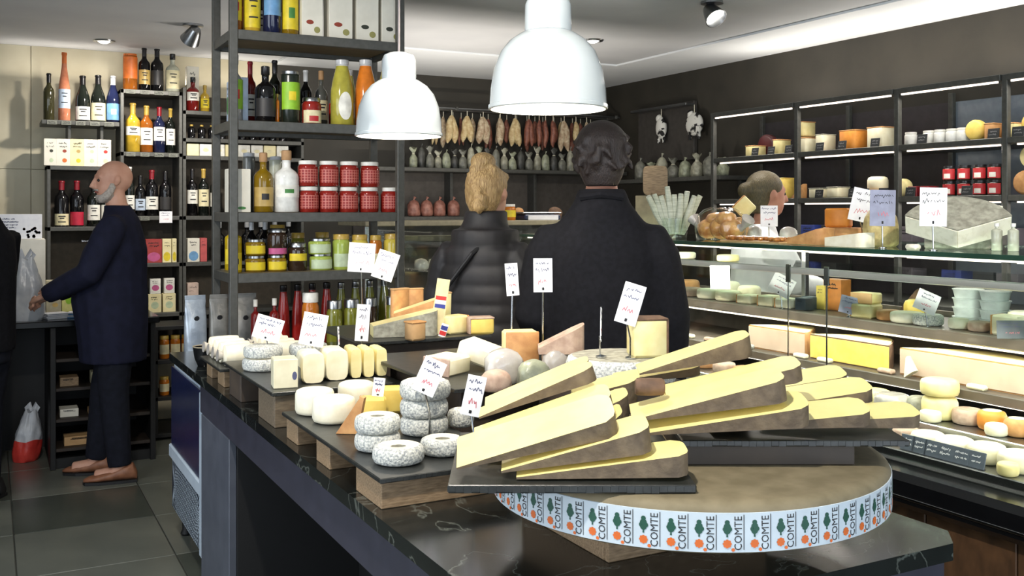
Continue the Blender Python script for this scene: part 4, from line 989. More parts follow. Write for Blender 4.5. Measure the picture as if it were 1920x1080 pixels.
u, Y = onv(655, FV); jr = None
lo_row = [578.5, 616, 653, 691.5, 731.5]; up_row = [577, 616, 654, 693]
jh = mm(47, Y); jr_ = mm(36.5, Y) / 2
GJ = 'red jam jars stacked on the third shelf'
for k, px in enumerate(lo_row):
    uu, _ = onv(px, FV)
    if jr is None: jr = jar(uu, FV, SH[2], jh, jr_, 'jam', 'lidw', 'gingham', 'red jam jar with white lid in the bottom row of the stack', GJ, lr=(.14, .66))
    else: dup(jr, (uu, FV, SH[2] + .0006))
for k, px in enumerate(up_row):
    uu, _ = onv(px, FV); dup(jr, (uu, FV, SH[2] + .0016 + jh + .001), label='red jam jar with white lid in the upper row of the stack')
for k, px in enumerate((590, 640, 690)):
    uu, _ = onv(px, FV + .1); dup(jr, (uu, FV + .1, SH[2] + .0006), label='red jam jar standing behind the jar stack')
# fourth shelf
row(FV, SH[3], [
    ('b', 428, 453, 88, 'oil', 'brass', 'yellow', 'slim yellow oil bottle with yellow label on the fourth shelf', P(kind='square', lr=(.05, .42), mark='inkblack' if 0 else 'black')),
    ('j', 459, 497, 30, 'oildark', 'steel', 'yellow', 'squat jar with yellow label, lower of the stack by the oil bottle', P(lr=(.12, .62))),
    ('j', 501, 537, 30, 'oildark', 'steel', 'yellow', 'squat jar with yellow label under the pink-labelled jar', P(lr=(.12, .62))),
    ('j', 540, 575, 52, 'dkjar', 'steel', 'yellow', 'brown preserve jar with yellow label between two jar stacks', P(lr=(.36, .62))),
    ('j', 580, 622, 31, 'pgreen', 'steel', 'pgreen', 'squat jar with pale green label, lower of its stack', P(lr=(.1, .64))),
    ('j', 623, 656, 66, 'pgreen', 'brass', 'pgreen', 'tall bright green preserve jar with round lid', P(lr=(.08, .45))),
    ('j', 658, 690, 64, 'pyel', 'brass', 'cream', 'tall yellow preserve jar behind two price cards', P(lr=(.1, .45))),
    ('j', 692, 716, 62, 'honey', 'brass', 'cream', 'tall brown preserve jar behind two price cards', P(lr=(.1, .45))),
    ('j', 719, 753, 64, 'pyel', 'brass', 'cream', 'tall yellow preserve jar beside the corner post', P(lr=(.1, .45)))])
Y = onv(478, FV)[1]; z1 = SH[3] + mm(30, Y) + .0016
row(FV, z1, [('j', 459, 497, 30, 'oildark', 'steel', 'yellow', 'squat jar with yellow label, topmost of the stack by the oil bottle', P(lr=(.12, .62))),
             ('j', 501, 537, 50, 'dkjar', 'steel', 'pink', 'dark jar with pink and white label on a squat jar', P(lr=(.04, .26))),
             ('j', 578, 620, 29, 'pgreen', 'steel', 'pgreen', 'squat jar with pale green label, topmost of its stack', P(lr=(.1, .64)))])
row(RVV, SH[3], [('b', 461, 482, 92, 'black', 'silver', None, 'black bottle with white stopper in the second row of the fourth shelf', P(group='black bottles with white stoppers')),
                 ('b', 486, 508, 92, 'black', 'silver', None, 'black bottle with white stopper in the second row of the fourth shelf', P(group='black bottles with white stoppers')),
                 ('j', 505, 535, 82, 'olv', 'brass', 'yellow', 'tall olive jar with yellow label in the second row', P(lr=(.5, .72))),
                 ('j', 545, 572, 66, 'olv', 'brass', None, 'olive jar without label in the second row of the fourth shelf', P(group='plain olive jars')), ('j', 590, 618, 66, 'olv', 'brass', None, 'olive jar without label in the second row of the fourth shelf', P(group='plain olive jars'))])
for vv, m_, lb in ((4.50, 'blue', 'slim dark blue bottle at the open side of the fourth shelf'), (4.60, 'oil', 'slim yellow oil bottle at the open side of the fourth shelf')):
    bottle(SU0 + .06, vv, SH[3], .20, .024, m_, 'foil', 'lblue' if m_ == 'blue' else 'yellow', lb, kind='square')
# on the chiller top, behind the goat cheeses
def pouch(px, v, z, w, d, h, m, label, seed, group=None, turn=0.):
    u, _ = onv(px, v); t = thing('coffee_pouch', label, 'pouch', (u, v, z + .0006), turn, group); q = random.Random(seed); rings = []
    for zz, sw, sd in ((0, .92, 1.), (.05, 1., 1.), (.3, 1.02, .95), (.6, .99, .7), (.82, .97, .35), (.9, .98, .10), (1., .97, .05)):
        rings.append([(w / 2 * sw * (abs(math.cos(a)) ** .5) * (1 if math.cos(a) > 0 else -1) + q.uniform(-.003, .003), d / 2 * sd * (abs(math.sin(a)) ** .6) * (1 if math.sin(a) > 0 else -1), h * zz) for a in [2 * PI * i / 20 for i in range(20)]])
    b = MB().stack(rings).build('body', m, t, 60)
    MB().lathe([(.0001, 0), (.010, 0), (.012, -.002)], 14, mat=Matrix.Translation((0, -d * .40, h * .62)) @ Matrix.Rotation(PI / 2 + .25, 4, 'X')).build('valve', M['black'], b)
    MB().box(-w * .48, w * .48, -.004, .004, h * .93, h * .99, .001).build('seal_strip', m, t, None)
pouch(366, 4.64, CZ, .095, .07, .275, pm('pale_blue_pouch', (176, 186, 196), (140, 150, 162), .25, .2, scale=14, bump=.4), 'pale blue foil pouch beside the metal shelf unit', 1, turn=.1)
pouch(410, 4.64, CZ, .085, .07, .275, M['foilbag'], 'grey foil pouch between the posts of the shelf unit', 2)
pouch(458, 4.52, CZ, .11, .08, .285, M['foilbag'], 'grey foil pouch behind the metal post under the fourth shelf', 3)
row(4.40, CZ, [
    ('b', 470, 488, 112, 'red', 'lidw', 'white', 'dark red sauce bottle with white cap behind a price card', P(kind='square', lr=(.1, .4), group='dark red sauce bottles')),
    ('b', 505, 524, 112, 'red', 'lidw', 'white', 'dark red sauce bottle with white cap behind a price card', P(kind='square', lr=(.1, .4), group='dark red sauce bottles')),
    ('j', 566, 598, 118, 'honey', 'lidw', 'orange', 'tall amber jar with white lid behind a price card', P(lr=(.2, .6))),
    ('j', 612, 642, 100, 'olv', 'steel', None, 'tall olive jar with steel lid under the fourth shelf', P(group='tall olive jars under the fourth shelf')), ('j', 644, 674, 100, 'olv', 'steel', None, 'tall olive jar with steel lid under the fourth shelf', P(group='tall olive jars under the fourth shelf')),
    ('j', 722, 752, 100, 'olv', 'steel', None, 'tall olive jar with steel lid under the fourth shelf', P(group='tall olive jars under the fourth shelf')), ('j', 680, 708, 100, 'dkjar', 'steel', None, 'tall dark preserve jar with steel lid under the fourth shelf', {})])
row(4.56, CZ, [('b', 520 + 27 * k, 543 + 27 * k, 126, 'redsauce', 'foil', None, 'tall red passata bottle in the back row under the fourth shelf', P(kind='juice', group='red passata bottles')) for k in range(4)] +
    [('b', 628 + 27 * k, 651 + 27 * k, 124, 'olv', 'steel', None, 'tall olive oil bottle in the back row under the fourth shelf', P(kind='juice', group='olive oil bottles in the back row')) for k in range(5)])

# ------------------------------------------------------------------ wine wall
WV = WV0 + .06
row(WV, ZA, [
    ('b', 82, 101, 88, 'olive', 'foil', None, 'slender olive bottle without label on the bracket shelf', P(kind='bordeaux')),
    ('b', 110, 131, 128, 'rose', 'orange', 'lblue', 'very tall rose bottle with pale label on the bracket shelf', P(kind='flute', lr=(.18, .46))),
    ('b', 142, 168, 86, 'dark', 'foil', 'white', 'dark burgundy bottle with plain white label on the bracket shelf', P(kind='burgundy', lr=(.03, .32))),
    ('b', 171, 197, 88, 'dark', 'foil', 'cream', 'dark burgundy bottle with cream label on the bracket shelf', P(kind='burgundy', lr=(.03, .40))),
    ('b', 200, 224, 88, 'blue', 'silver', 'blue', 'dark bottle with bright blue label on the bracket shelf', P(kind='burgundy', lr=(.05, .40), mark='white'))])
for i, (a, b, m_) in enumerate(((83, 105, 'card'), (106, 131, 'card'), (132, 157, 'cream'), (158, 182, 'card'), (183, 208, 'card'))):
    u, Y = onv((a + b) / 2, WV0 + .02)
    carton(u, WV0 + .02, ZBX, mm(b - a - 1, Y), .12, mm(50, Y), M[m_], ['white wine carton with black sprig print on the cabinet', 'white wine carton with brown sprig and ring print on the cabinet', 'cream wine carton with yellow ring print on the cabinet', 'white wine carton with grey lettering on the cabinet', 'white wine carton with a red dot print on the cabinet'][i],
           'wine cartons on the open cabinet', ((.1, .55, .3, .12, [oliveb, oliver, LB['gold'], LB['pgreen'], LB['heart']][i]), (.1, .2, .34, .16, [LB['pgreen'], LB['orange'], LB['yellow'], LB['pgreen'], LB['cream']][i])), seed=i + 20)
row(WV, ZCB, [
    ('b', 103, 128, 86, 'black', 'wine', 'cream', 'red-capped wine bottle with cream label in the open cabinet', P(lr=(.03, .28))),
    ('b', 132, 156, 86, 'black', 'wine', 'crimson', 'red-capped wine bottle with crimson label in the open cabinet', P(lr=(.03, .32))),
    ('b', 164, 187, 84, 'dark', 'foil', 'white', 'dark wine bottle beside the crimson-labelled one in the cabinet', {}), ('b', 190, 210, 84, 'dark', 'wine', 'white', 'dark wine bottle with wine-red cap at the cabinet side', {})])
row(WV, ZR[0], [
    ('b', 231, 257, 68, 'amber', 'orange', 'orange', 'orange and gold whisky canister on the top wine shelf', P(kind='can', lr=(.3, .9), name='canister', cat='canister')),
    ('b', 260, 281, 80, 'black', 'foil', 'gold', 'dark spirit bottle with gold label on the top wine shelf', P(kind='bordeaux')),
    ('b', 283, 306, 80, 'black', 'foil', 'black', 'dark spirit bottle with black label on the top wine shelf', P(kind='bordeaux')),
    ('b', 311, 336, 72, 'clear', 'foil', 'cream', 'pale spirit bottle with large cream label on the top wine shelf', P(kind='spirit', lr=(.08, .56)))])
row(WV, ZR[1], [
    ('b', 236, 262, 92, 'gold', 'brass', 'white', 'golden dessert wine bottle with white label', P(lr=(.34, .52))),
    ('b', 263, 286, 88, 'amber', 'brass', 'white', 'amber wine bottle with tall white label', P(lr=(.16, .52))),
    ('b', 288, 309, 86, 'blue', 'wine', 'white', 'dark blue wine bottle with white label on the second wine shelf', P(lr=(.26, .56))),
    ('b', 311, 328, 84, 'dark', 'brass', 'white', 'dark green wine bottle with gold cap on the second wine shelf', P(lr=(.18, .54)))])
wines = [(234, 252, 92, 'dark', 'lidw', 'white'), (254, 272, 76, 'black', 'foil', 'lblue'), (273, 296, 86, 'black', 'wine', 'white'), (299, 321, 84, 'black', 'foil', 'black')]
nm = ['dark wine bottle with white cap on the middle wine shelf', 'dark wine bottle with pale blue label on the middle wine shelf', 'red-capped wine bottle with white label on the middle wine shelf', 'all-black wine bottle on the middle wine shelf']
row(WV, ZR[2], [('b', a, b, h, g, c_, l_, nm[i], P(lr=(.14, .42))) for i, (a, b, h, g, c_, l_) in enumerate(wines)])
row(WV, ZR[2], [('b', 351, 370, 88, 'black', 'foil', 'white', 'black-capped wine bottle with wide white label by the rack side', P(lr=(.26, .55))), ('b', 372, 391, 88, 'dark', 'brass', 'cream', 'gold-capped wine bottle with cream label by the rack side', P(lr=(.2, .56))),
                ('b', 394, 413, 86, 'dark', 'wine', 'white', 'red-capped wine bottle behind the shelf unit posts', P(lr=(.2, .5)))])
teas = [(274, 303, 'tea box in dark red with floral print', col('tea_red', (164, 56, 52), .5), 'pink'), (305, 321, 'cream and yellow tea box on the tea shelf', M['cream'], 'yellow'), (323, 331, 'narrow cream tea box with yellow foot', M['cream'], 'yellow')]
row(WV0 + .03, ZR[3], [('c', a, b, 44, .08, m_, lb, P(marks=((0, .25, .8, .4, LB[k]),), seed=a)) for a, b, lb, m_, k in teas])
row(WV0 + .03, ZN[4], [('c', 352, 374, 44, .08, M['card'], 'white tea box with blue foot on the tea shelf', P(marks=((0, .25, .8, .42, LB['blue']),), seed=3)), ('c', 376, 388, 44, .08, col('tea_rose', (200, 90, 90), .5), 'rose-red tea box by the shelf unit post', P(seed=8))])
row(WV0 + .03, ZR[4], [('c', 252 + 27 * k, 275 + 27 * k, 34, .07, M['cream'], 'cream biscuit carton in the low row of the wine rack', P(group='cream biscuit cartons', marks=((0, .4, .6, .4, LB['pgreen']),), seed=k)) for k in range(1, 3)])
row(WV0 + .03, ZN[5], [('c', 352, 372, 52, .07, col('rose_carton', (214, 190, 176), .6), 'pale rose carton on the lowest shelf by the shelf unit', P(seed=77))])
for k, px in enumerate((292, 318)):
    u, Y = onv(px, WV0 + .03); carton(u, WV0 + .04, ZR[4] + mm(34, Y) + .003, mm(19, Y), .06, mm(28, Y), LB['white'], 'white carton with pink print on top of the biscuit cartons', 'white and pink cartons', ((0, .4, .7, .4, LB['pink']),), seed=k + 40)
# narrow bay of the rack
row(WV, ZN[0], [('b', 350, 373, 64, 'red', 'foil', 'white', 'dark red liqueur bottle with white label in front of its box', P(kind='spirit', lr=(.3, .55)))])
row(WV, ZN[0], [('b', 376, 392, 50, 'gold', 'brass', 'yellow', 'small golden bottle beside the dark red liqueur', P(kind='spirit'))])
row(WV0 + .14, ZN[0], [('c', 351, 373, 86, .08, M['card'], 'tall white gift box behind the dark red liqueur bottle', P(seed=5))])
row(WV, ZN[1], [('b', 352 + 19 * k, 366 + 19 * k, 26, 'black', 'brass', None, 'small black bottle lined up in the narrow rack bay', P(kind='square', group='small black bottles')) for k in range(10)])
for k in range(8):
    a = 351 + 24 * k; u, Y = onv(a + 11, WV0 + .02)
    carton(u, WV0 + .02, ZN[2], mm(22, Y), .1, mm(22, Y), LB["white"] if k % 3 else M['cream'], 'low white carton in the row above the middle wine shelf', 'low white cartons in a row', seed=60 + k, text=False, marks=((.0, .5, .5, .3, LB['cream']),))
row(WV, ZN[3], [('b', 440 + 23 * k, 461 + 23 * k, 82, ('black', 'dark')[k % 2], ('foil', 'wine')[k % 2], 'white', 'wine bottle with white label seen through the metal shelf unit', P(group='wine bottles behind the shelf unit', lr=(.16, .5))) for k in range(5)])
row(WV0 + .03, ZN[4], [('b', 400 + 26 * k, 422 + 26 * k, 74, 'black', 'silver', None, 'black bottle with silver cap behind the shelf unit jars', P(kind='spirit', group='silver-capped black bottles')) for k in range(6)])
u, Y = onv(311, WV0 - .01); p_ = price_tag(311, 407, Y, .085, .08, zat(407, Y) - .001, 'white price card hanging on the middle wine shelf edge', stem=False, yaw=YAW, seed=71)
# small shelf-edge price strips
for lbl, px0, px1, z in (('bracket shelf', 84, 218, ZA), ('second wine shelf', 232, 338, ZR[1]), ('middle wine shelf', 232, 338, ZR[2]), ('top wine shelf', 232, 338, ZR[0])):
    n = max(3, int((px1 - px0) / 26))
    for k in range(n):
        a = px0 + (px1 - px0) * (k + .5) / n
        if lbl == 'middle wine shelf' and 295 < a < 328: continue
        u, Y = onv(a, WV0 - .004); t = thing('shelf_label', f'small grey price strip clipped to the {lbl} edge', 'price tag', (u, WV0 - .005, z - .03), 0, f'price strips on the {lbl}')
        MB().box(-.03, .03, -.001, .001, 0, .026, .0005).build('card', col('grey_card', (120, 122, 112), .6), t, None)
        k2 = MB(); scribble(k2, -.026, .026, .003, .023, 2, -.0016, k + int(a), .002); k2.build('writing', M['inkblack'], t, None)

# ------------------------------------------------------------------ on and under the service counter
def bag(px, py, Y, w, d, h, m, label, seed, z, m2=None, lean=0.):
    """crumpled carrier bag: creased sack, gathered neck, loop handles"""
    p = at(px, py, Y); q = random.Random(seed); t = thing('plastic_bag', label, 'bag', (p.x, p.y, z + .0006), -YAW)
    ph = [q.uniform(0, 6) for _ in range(8)]; N = 40
    def ring_(f):
        s = (.84 + 1.0 * f) if f < .16 else (1.0 - .25 * (f - .16)) if f < .55 else .90 - 1.05 * (f - .55)
        s = max(s, .30); amp = .35 + .9 * f
        return [(w / 2 * s * math.cos(a) * (1 + amp * (.05 * math.sin(3 * a + ph[0] + 5 * f) + .06 * math.sin(7 * a + ph[1] + 3 * math.sin(8 * f)) + .04 * math.sin(13 * a + ph[2] - 9 * f))) + lean * h * f,
                 d / 2 * s * math.sin(a) * (1 + amp * (.08 * math.sin(5 * a + ph[3] - 5 * f) + .05 * math.sin(11 * a + ph[4] + 7 * f))), h * f + .012 * f * math.sin(4 * a + ph[5])) for a in [2 * PI * i / N for i in range(N)]]
    def seg(z0, z1, n): return [ring_(z0 + (z1 - z0) * j / (n - 1)) for j in range(n)]
    if m2:
        MB().stack(seg(0, .42, 8)).build('bottom_half', m2, t, 70); MB().stack(seg(.42, 1, 10)).build('top_half', m, t, 70)
    else: MB().stack(seg(0, 1, 16)).build('body', m, t, 70)
    for s in (-1, 1): MB().tube([(lean * h + s * w * .12, 0, h * .96), (lean * h + s * w * .22, .01, h * 1.05), (lean * h + s * w * .14, .015, h * 1.13), (lean * h + s * w * .04, 0, h * .97)], [(.016, .006), (.012, .004), (.012, .004), (.016, .006)], 8).build('handle', m, t)
bag(46, 590, 5.72, .23, .17, .36, M['bagpl'], 'thin white plastic carrier bag on the service counter', 4, LZ)
bag(48, 860, 5.93, .16, .17, .30, M['bagpl'], 'white and red plastic bag standing on the floor by the counter', 6, .001, M['bagred'], .12)
def ctr(px, dv): return onv(px, LV0 + dv)
u, Y = ctr(40, .45); carton(u, LV0 + .38, LZ, .26, .2, .46, M['card'], 'large white carton with small dark print on the service counter', None, ((-.1, .72, .2, .06, oliveb),), seed=91, text=False)
u2, Y2 = ctr(38, .40); t = thing('leaflet_stand', 'white leaflet display with flower print on a carton', 'sign', (u2, LV0 + .42, LZ + .4632), 0)
MB().box(-.12, .12, -.004, .004, 0, .15, .001).build('board', M['paper'], t, None)
k = MB(); q = random.Random(3)
for i in range(16): k.lathe([(.0001, 0), (.008, 0)], 8, mat=Matrix.Translation((.02 + q.uniform(0, .085), -.005, .01 + q.uniform(0, .06))) @ Matrix.Rotation(PI / 2, 4, 'X'), mi=i % 3)
k.build('flower_print', [LB['orange'], LB['pgreen'], LB['blue']], t, None)
MB().box(-.1, .1, .004, .05, 0, .006).build('foot', M['paper'], t, None)
k = MB(); scribble(k, -.10, .0, .06, .13, 4, -.005, 8, .003); k.build('lettering', M['ink'], t, None)
u, Y = ctr(100, .5); carton(u, LV0 + .46, LZ, .085, .09, .20, col('grey_carton', (170, 164, 140), .6), 'grey-beige tall carton beside the large white carton', None, ((.1, .6, .4, .12, LB['gold']), (.1, .25, .4, .14, LB['gold'])), seed=92)
u, Y = ctr(128, .55); carton(u, LV0 + .50, LZ, .08, .09, .19, col('lime_carton', (206, 204, 130), .6), 'yellow-green carton next to the grey-beige one', None, ((0, .4, .5, .3, LB['green']),), seed=93)
for i, (px, m_, lb, rz) in enumerate(((104, 'paper', 'folded white wrapping paper on the service counter', .3), (152, None, 'blue and white folded cloth on the service counter', -.2))):
    u, Y = ctr(px, .10); t = thing('folded_paper', lb, 'paper', (u, LV0 + .12, LZ + .0006), rz); q = random.Random(i)
    for z in range(4): MB().box(-.07 + q.uniform(0, .01), .07 - q.uniform(0, .01), -.05, .05 - q.uniform(0, .02), z * .009, z * .009 + .008, .003).build('fold', M['paper'] if m_ or z % 2 else LB['blue'], t, None)
def under(px, z, w, h, m, label, seed): u, Y = onv(px, LV0 + .06); carton(u, LV0 + .06, z, w, .12, h, m, label, seed=seed)
under(130, .47, .10, .05, M['wood'], 'small wooden box on the upper shelf under the counter', 1); under(180, .47, .05, .07, LB['cream'], 'little cream box on the shelf under the counter', 2)
under(130, .29, .10, .045, M['card'], 'flat pale carton on the middle shelf under the counter', 3); under(182, .29, .09, .03, M['kraft'], 'flat kraft carton on the middle shelf under the counter', 4); under(152, .12, .18, .05, M['kraft'], 'long flat kraft carton on the bottom shelf under the counter', 5)
jar(onv(300, 7.0)[0], 7.0, .50 + .0, .16, .05, 'honey', 'brass', 'cream', 'amber jar standing low beside the service counter') if False else None
# low cabinet between the service counter and the chiller
lw = thing('low_cabinet', 'dark low cabinet with amber jars beside the service counter', 'cabinet', (onv(284, 6.9)[0], 6.75, 0))
for z in (.02, .26, .50, .72): MB().box(0, .7, 0, .36, z, z + .025, .002).build('shelf_board', M['void'], lw, None)
for x in (0, .35, .68): MB().box(x, x + .02, 0, .36, .045, .72, .001).build('side_panel', M['void'], lw, None)
uo = lw.location.x
for k, (x, z) in enumerate(((.06, .525), (.13, .525), (.20, .525), (.27, .525), (.06, .285), (.14, .285))):
    jar(uo + x + .01, 6.83, z, .15 if z > .5 else .12, .032, 'honey', 'brass', 'cream', 'amber jar with gold lid in the dark low cabinet', 'amber jars in the low cabinet')
# ------------------------------------------------------------------ the big wheel on the island
WC = Vector((1.09, 1.40, 0)); WR = .34; WZ0, WZ1 = 1.005, 1.082
crate(.90, 1.24, 1.36, 1.66, IZ, WZ0, 'pale wooden block carrying the large cheese wheel')
wh = thing('comte_cheese', 'huge flat brown cheese wheel with a printed paper band', 'cheese', (WC.x, WC.y, WZ0 + .0006)); H = WZ1 - WZ0
MB().lathe([(.0001, 0), (WR - .022, 0), (WR - .009, .002), (WR - .002, .0055), (WR, .009), (WR, H - .014), (WR - .003, H - .007), (WR - .010, H - .002), (WR - .020, H)], 96).build('rind', M['wheeltop'], wh, 60)
MB().lathe([(WR - .020, H), (WR * .6, H + .001), (.0001, H + .001)], 64, cap=False).build('top_face', M['wheeltop'], wh)
RB = WR + .0012
bandm = pm('band_paper', (190, 201, 208), (180, 191, 198), .5, scale=20)
bn = MB().lathe([(WR - .0005, .0065), (RB, .007), (RB, H - .014), (WR - .0005, H - .0135)], 96, cap=False).build('label_band', bandm, wh, 60)
cu = bpy.data.curves.new('comte', 'FONT'); cu.body = 'COMTE'; cu.size = .0165; cu.resolution_u = 2
to = obj('tmp_text', cu); bpy.context.view_layer.update()
tm = bpy.data.meshes.new_from_object(to.evaluated_get(bpy.context.evaluated_depsgraph_get())); bpy.data.objects.remove(to)
k = MB(); bh = H - .021
xs = [v.co.x for v in tm.vertices]; sx = (bh * .86) / (max(xs) - min(xs))
k.add([(.0125 - v.co.y * .95, 0, .0035 + (v.co.x - min(xs)) * sx) for v in tm.vertices], [tuple(p.vertices) for p in tm.polygons], 2)
def blob(cx, cz, rx, rz, mi, n=10): k.add([(cx + rx * math.cos(2 * PI * i / n), 0, cz + rz * math.sin(2 * PI * i / n)) for i in range(n)], [tuple(range(n))], mi)
for cx, cz, r in ((-.0085, .037, .0052), (-.0115, .0335, .0036), (-.005, .0335, .0036), (-.0085, .031, .005), (-.0085, .043, .0036)): blob(cx, cz, r, r, 0)
k.add([(-.0098, 0, .022), (-.0072, 0, .022), (-.0078, 0, .029), (-.0092, 0, .029)], [(0, 1, 2, 3)], 0)
for i in range(8): blob(-.0085 + .0044 * math.cos(i * PI / 4), .0125 + .0044 * math.sin(i * PI / 4), .0022, .0022, 1, 6)
blob(-.0085, .0125, .0042, .0042, 1); blob(.0, .004, .0026, .0026, 1)
k.add([(.0150, 0, .004), (.0160, 0, .004), (.0160, 0, bh - .002), (.0150, 0, bh - .002)], [(0, 1, 2, 3)], 2)
bent = []
for x, y, z in k.v:
    a = x / RB; bent.append(((RB + .0006) * math.sin(a), -(RB + .0006) * math.cos(a), .007 + z))
k.v = bent
pmsh = k.mesh('print', [col('print_dark_green', (30, 84, 66), .6), col('print_orange', (222, 108, 40), .6), M['inkblack']])
NU = 54
for i in range(NU): obj('print', pmsh, bn, rot=(0, 0, 2 * PI * i / NU))

# trays for the comte wedges
def camtray(X0, X1, Y0, Y1, z, label, th=.010):
    p = Vector((X0 * ca + Y0 * sa, -X0 * sa + Y0 * ca, z)); return tray(0, 0, z, X1 - X0, Y1 - Y0, -YAW, label, th=th, loc=p)
ZF, ZG = 1.096, 1.128
camtray(-.095, .272, 1.452, 1.80, ZF, 'dark slate tray with a pile of long comte wedges', .0125)
gp = Vector((.28 * ca + 1.612 * sa, -.28 * sa + 1.612 * ca, 0))
t = thing('wooden_riser', 'dark box on the cheese wheel lifting the upper wedge tray', 'riser', (gp.x, gp.y, WZ1 + .0026), -YAW)
for b in ((0, .28, 0, .012), (0, .28, .258, .27)): MB().box(b[0], b[1], b[2], b[3], 0, ZG - .0105 - WZ1 - .003, .001).build('board', pm('dark_box_wood', (58, 48, 38), (46, 38, 30), .6, scale=12), t, None)
for b in ((0, .012), (.268, .28)): MB().box(b[0], b[1], .0125, .2575, 0, ZG - .0105 - WZ1 - .003, .001).build('board', MATS['dark_box_wood'], t, None)
camtray(.276, .645, 1.597, 1.96, ZG, 'black slate tray on a box with overlapping comte wedges', .010)
GC = 'comte wedges piled on the trays'
def WC_(X, Y, z, L, h, d, pitch, roll, yaw, label, cut=0.):
    return wedge(Vector((X * ca + Y * sa, -X * sa + Y * ca, z)), L, h, d, math.radians(pitch), math.radians(roll), math.radians(yaw), label, GC, cut=cut)
WC_(-0.0831, 1.488, 1.1095, 0.252, 0.0303, 0.105, 11.3, 12.7, -0.2, 'comte wedge with the broadest bare yellow face on top of the pile')
WC_(-0.0159, 1.482, 1.1059, 0.231, 0.0372, 0.095, 7.6, 3.7, -1.3, 'comte wedge resting on the bottom wedge with dark rind showing')
WC_(0.0066, 1.475, 1.0982, 0.260, 0.0341, 0.095, 1.0, 1.2, -1.4, 'long comte wedge lying flat at the bottom of the slate tray pile')
WC_(-0.0606, 1.602, 1.1140, 0.237, 0.0291, 0.09, 13.3, 7.5, 0.3, 'comte wedge directly behind the broad-faced top wedge')
WC_(-0.0560, 1.69, 1.1434, 0.213, 0.0255, 0.08, 17.7, 0.6, -0.7, 'comte wedge with a long rind strip behind the second row')
WC_(-0.0482, 1.775, 1.1456, 0.204, 0.0195, 0.07, 18.4, 2.4, -0.2, 'thin comte wedge at the back of the slate tray pile')
WC_(0.1938, 1.59, 1.1595, 0.253, 0.0375, 0.1, 8.0, 3.4, -4.6, 'comte wedge topmost on the black tray pile')
WC_(0.2113, 1.58, 1.1399, 0.268, 0.0342, 0.09, 3.2, 7.8, -2.5, 'comte wedge lying flat at the front of the black tray')
WC_(0.3360, 1.635, 1.1345, 0.259, 0.0232, 0.09, 2.4, 7.4, -3.8, 'comte wedge end poking out beside the flat front wedge')
WC_(0.4258, 1.675, 1.1323, 0.269, 0.0217, 0.09, 0.2, 5.5, -3.1, 'comte wedge reaching farthest over the edge of the black tray')
WC_(0.4196, 1.765, 1.1396, 0.232, 0.0240, 0.09, 4.3, 7.3, -1.6, 'comte wedge in the second layer behind the poking ends')
WC_(0.4219, 1.86, 1.1503, 0.217, 0.0189, 0.08, 5.3, 8.2, -0.9, 'comte wedge at the rear edge of the black tray')
WC_(0.2681, 1.695, 1.1740, 0.236, 0.0281, 0.09, 8.2, 5.1, -3.5, 'comte wedge leaning behind the topmost black tray wedge')
WC_(0.2329, 1.8, 1.2000, 0.211, 0.0391, 0.08, 9.2, 3.4, -2.8, 'comte wedge rising highest behind the black tray pile')
WC_(0.1980, 1.885, 1.1703, 0.165, 0.0176, 0.08, 5.1, 2.4, -2.5, 'low comte wedge under the highest rising wedge')
WC_(-.045, 1.690, 1.0965, .160, .045, .080, 0, 0, 0, 'comte wedge lying flat under the rind strip wedge', .12)
WC_(-.040, 1.600, 1.0965, .150, .026, .080, 0, 0, 0, 'comte wedge lying flat under the second row wedge', .1)
WC_(.300, 1.725, 1.1285, .120, .030, .05, 0, 0, 0, 'comte wedge lying flat under the leaning wedge of the black tray', .5)
WC_(.280, 1.805, 1.1285, .120, .055, .06, 0, 0, 0, 'comte wedge lying flat under the highest rising wedge of the black tray', .6)
WC_(.125, 1.625, 1.0965, .066, .062, .085, 6, 4, 0, 'short comte piece in the gap between the two piles', .5)
WC_(.125, 1.72, 1.0965, .085, .075, .080, 4, 4, 0, 'short comte piece behind the gap between the two piles', .6)
WC_(.115, 1.815, 1.12, .120, .062, .080, 3, 6, 0, 'stubby comte piece at the back of the gap', .6)
p = at(1218, 742, 1.655); t = thing('cheese_roll', 'small dark brown rolled rind piece lying among the comte wedges', 'cheese', (p.x, p.y, p.z), -YAW)
MB().lathe([(.0001, -.024), (.012, -.024), (.0145, -.020), (.015, 0), (.0145, .020), (.012, .024), (.0001, .024)], 16, mat=Matrix.Translation((0, 0, .015)) @ Matrix.Rotation(PI / 2, 4, 'Y')).build('roll', M['brownrind'], t)
MB().lathe([(.0001, .0245), (.0115, .0245)], 14, mat=Matrix.Translation((0, 0, .015)) @ Matrix.Rotation(PI / 2, 4, 'Y')).build('cut_end', M['yellow'], t)

# ------------------------------------------------------------------ goat cheese slate
ZS = .985
tray(0, 0, ZS, .31, .72, 0, 'long slate tray of goat cheese rings on wooden risers', loc=(.662, 1.79))
GR = 'wooden risers under the slate trays'
crate(.672, .95, 1.81, 1.96, IZ, ZS - .0105, 'pale wooden riser under the goat ring end of the slate', GR)
crate(.672, .95, 2.14, 2.24, IZ, ZS - .0105, 'pale wooden riser under the middle of the goat slate', GR)
crate(.672, .95, 2.40, 2.50, IZ, ZS - .0105, 'pale wooden riser under the goat drum end of the slate', GR)
ZT = ZS + .0004
def ring(px, py, Dpx, hpx, z, label, grp=None, hole=.016):
    p = onz(px, py, z); Y = F * (EYE - z) / (py - HOR); r = mm(Dpx, Y) / 2
    return disc((p.x, p.y, z), r, mm(hpx, Y), M['ash'], label, grp, 'goat_cheese', hole=hole, m2=M['goat'] if hole else M['ash'], rim=.3)
GG = 'ash-grey goat cheese rings'
ring(747, 866, 97, 32, ZT, 'ash-grey goat cheese ring lying alone at the tray end', GG)
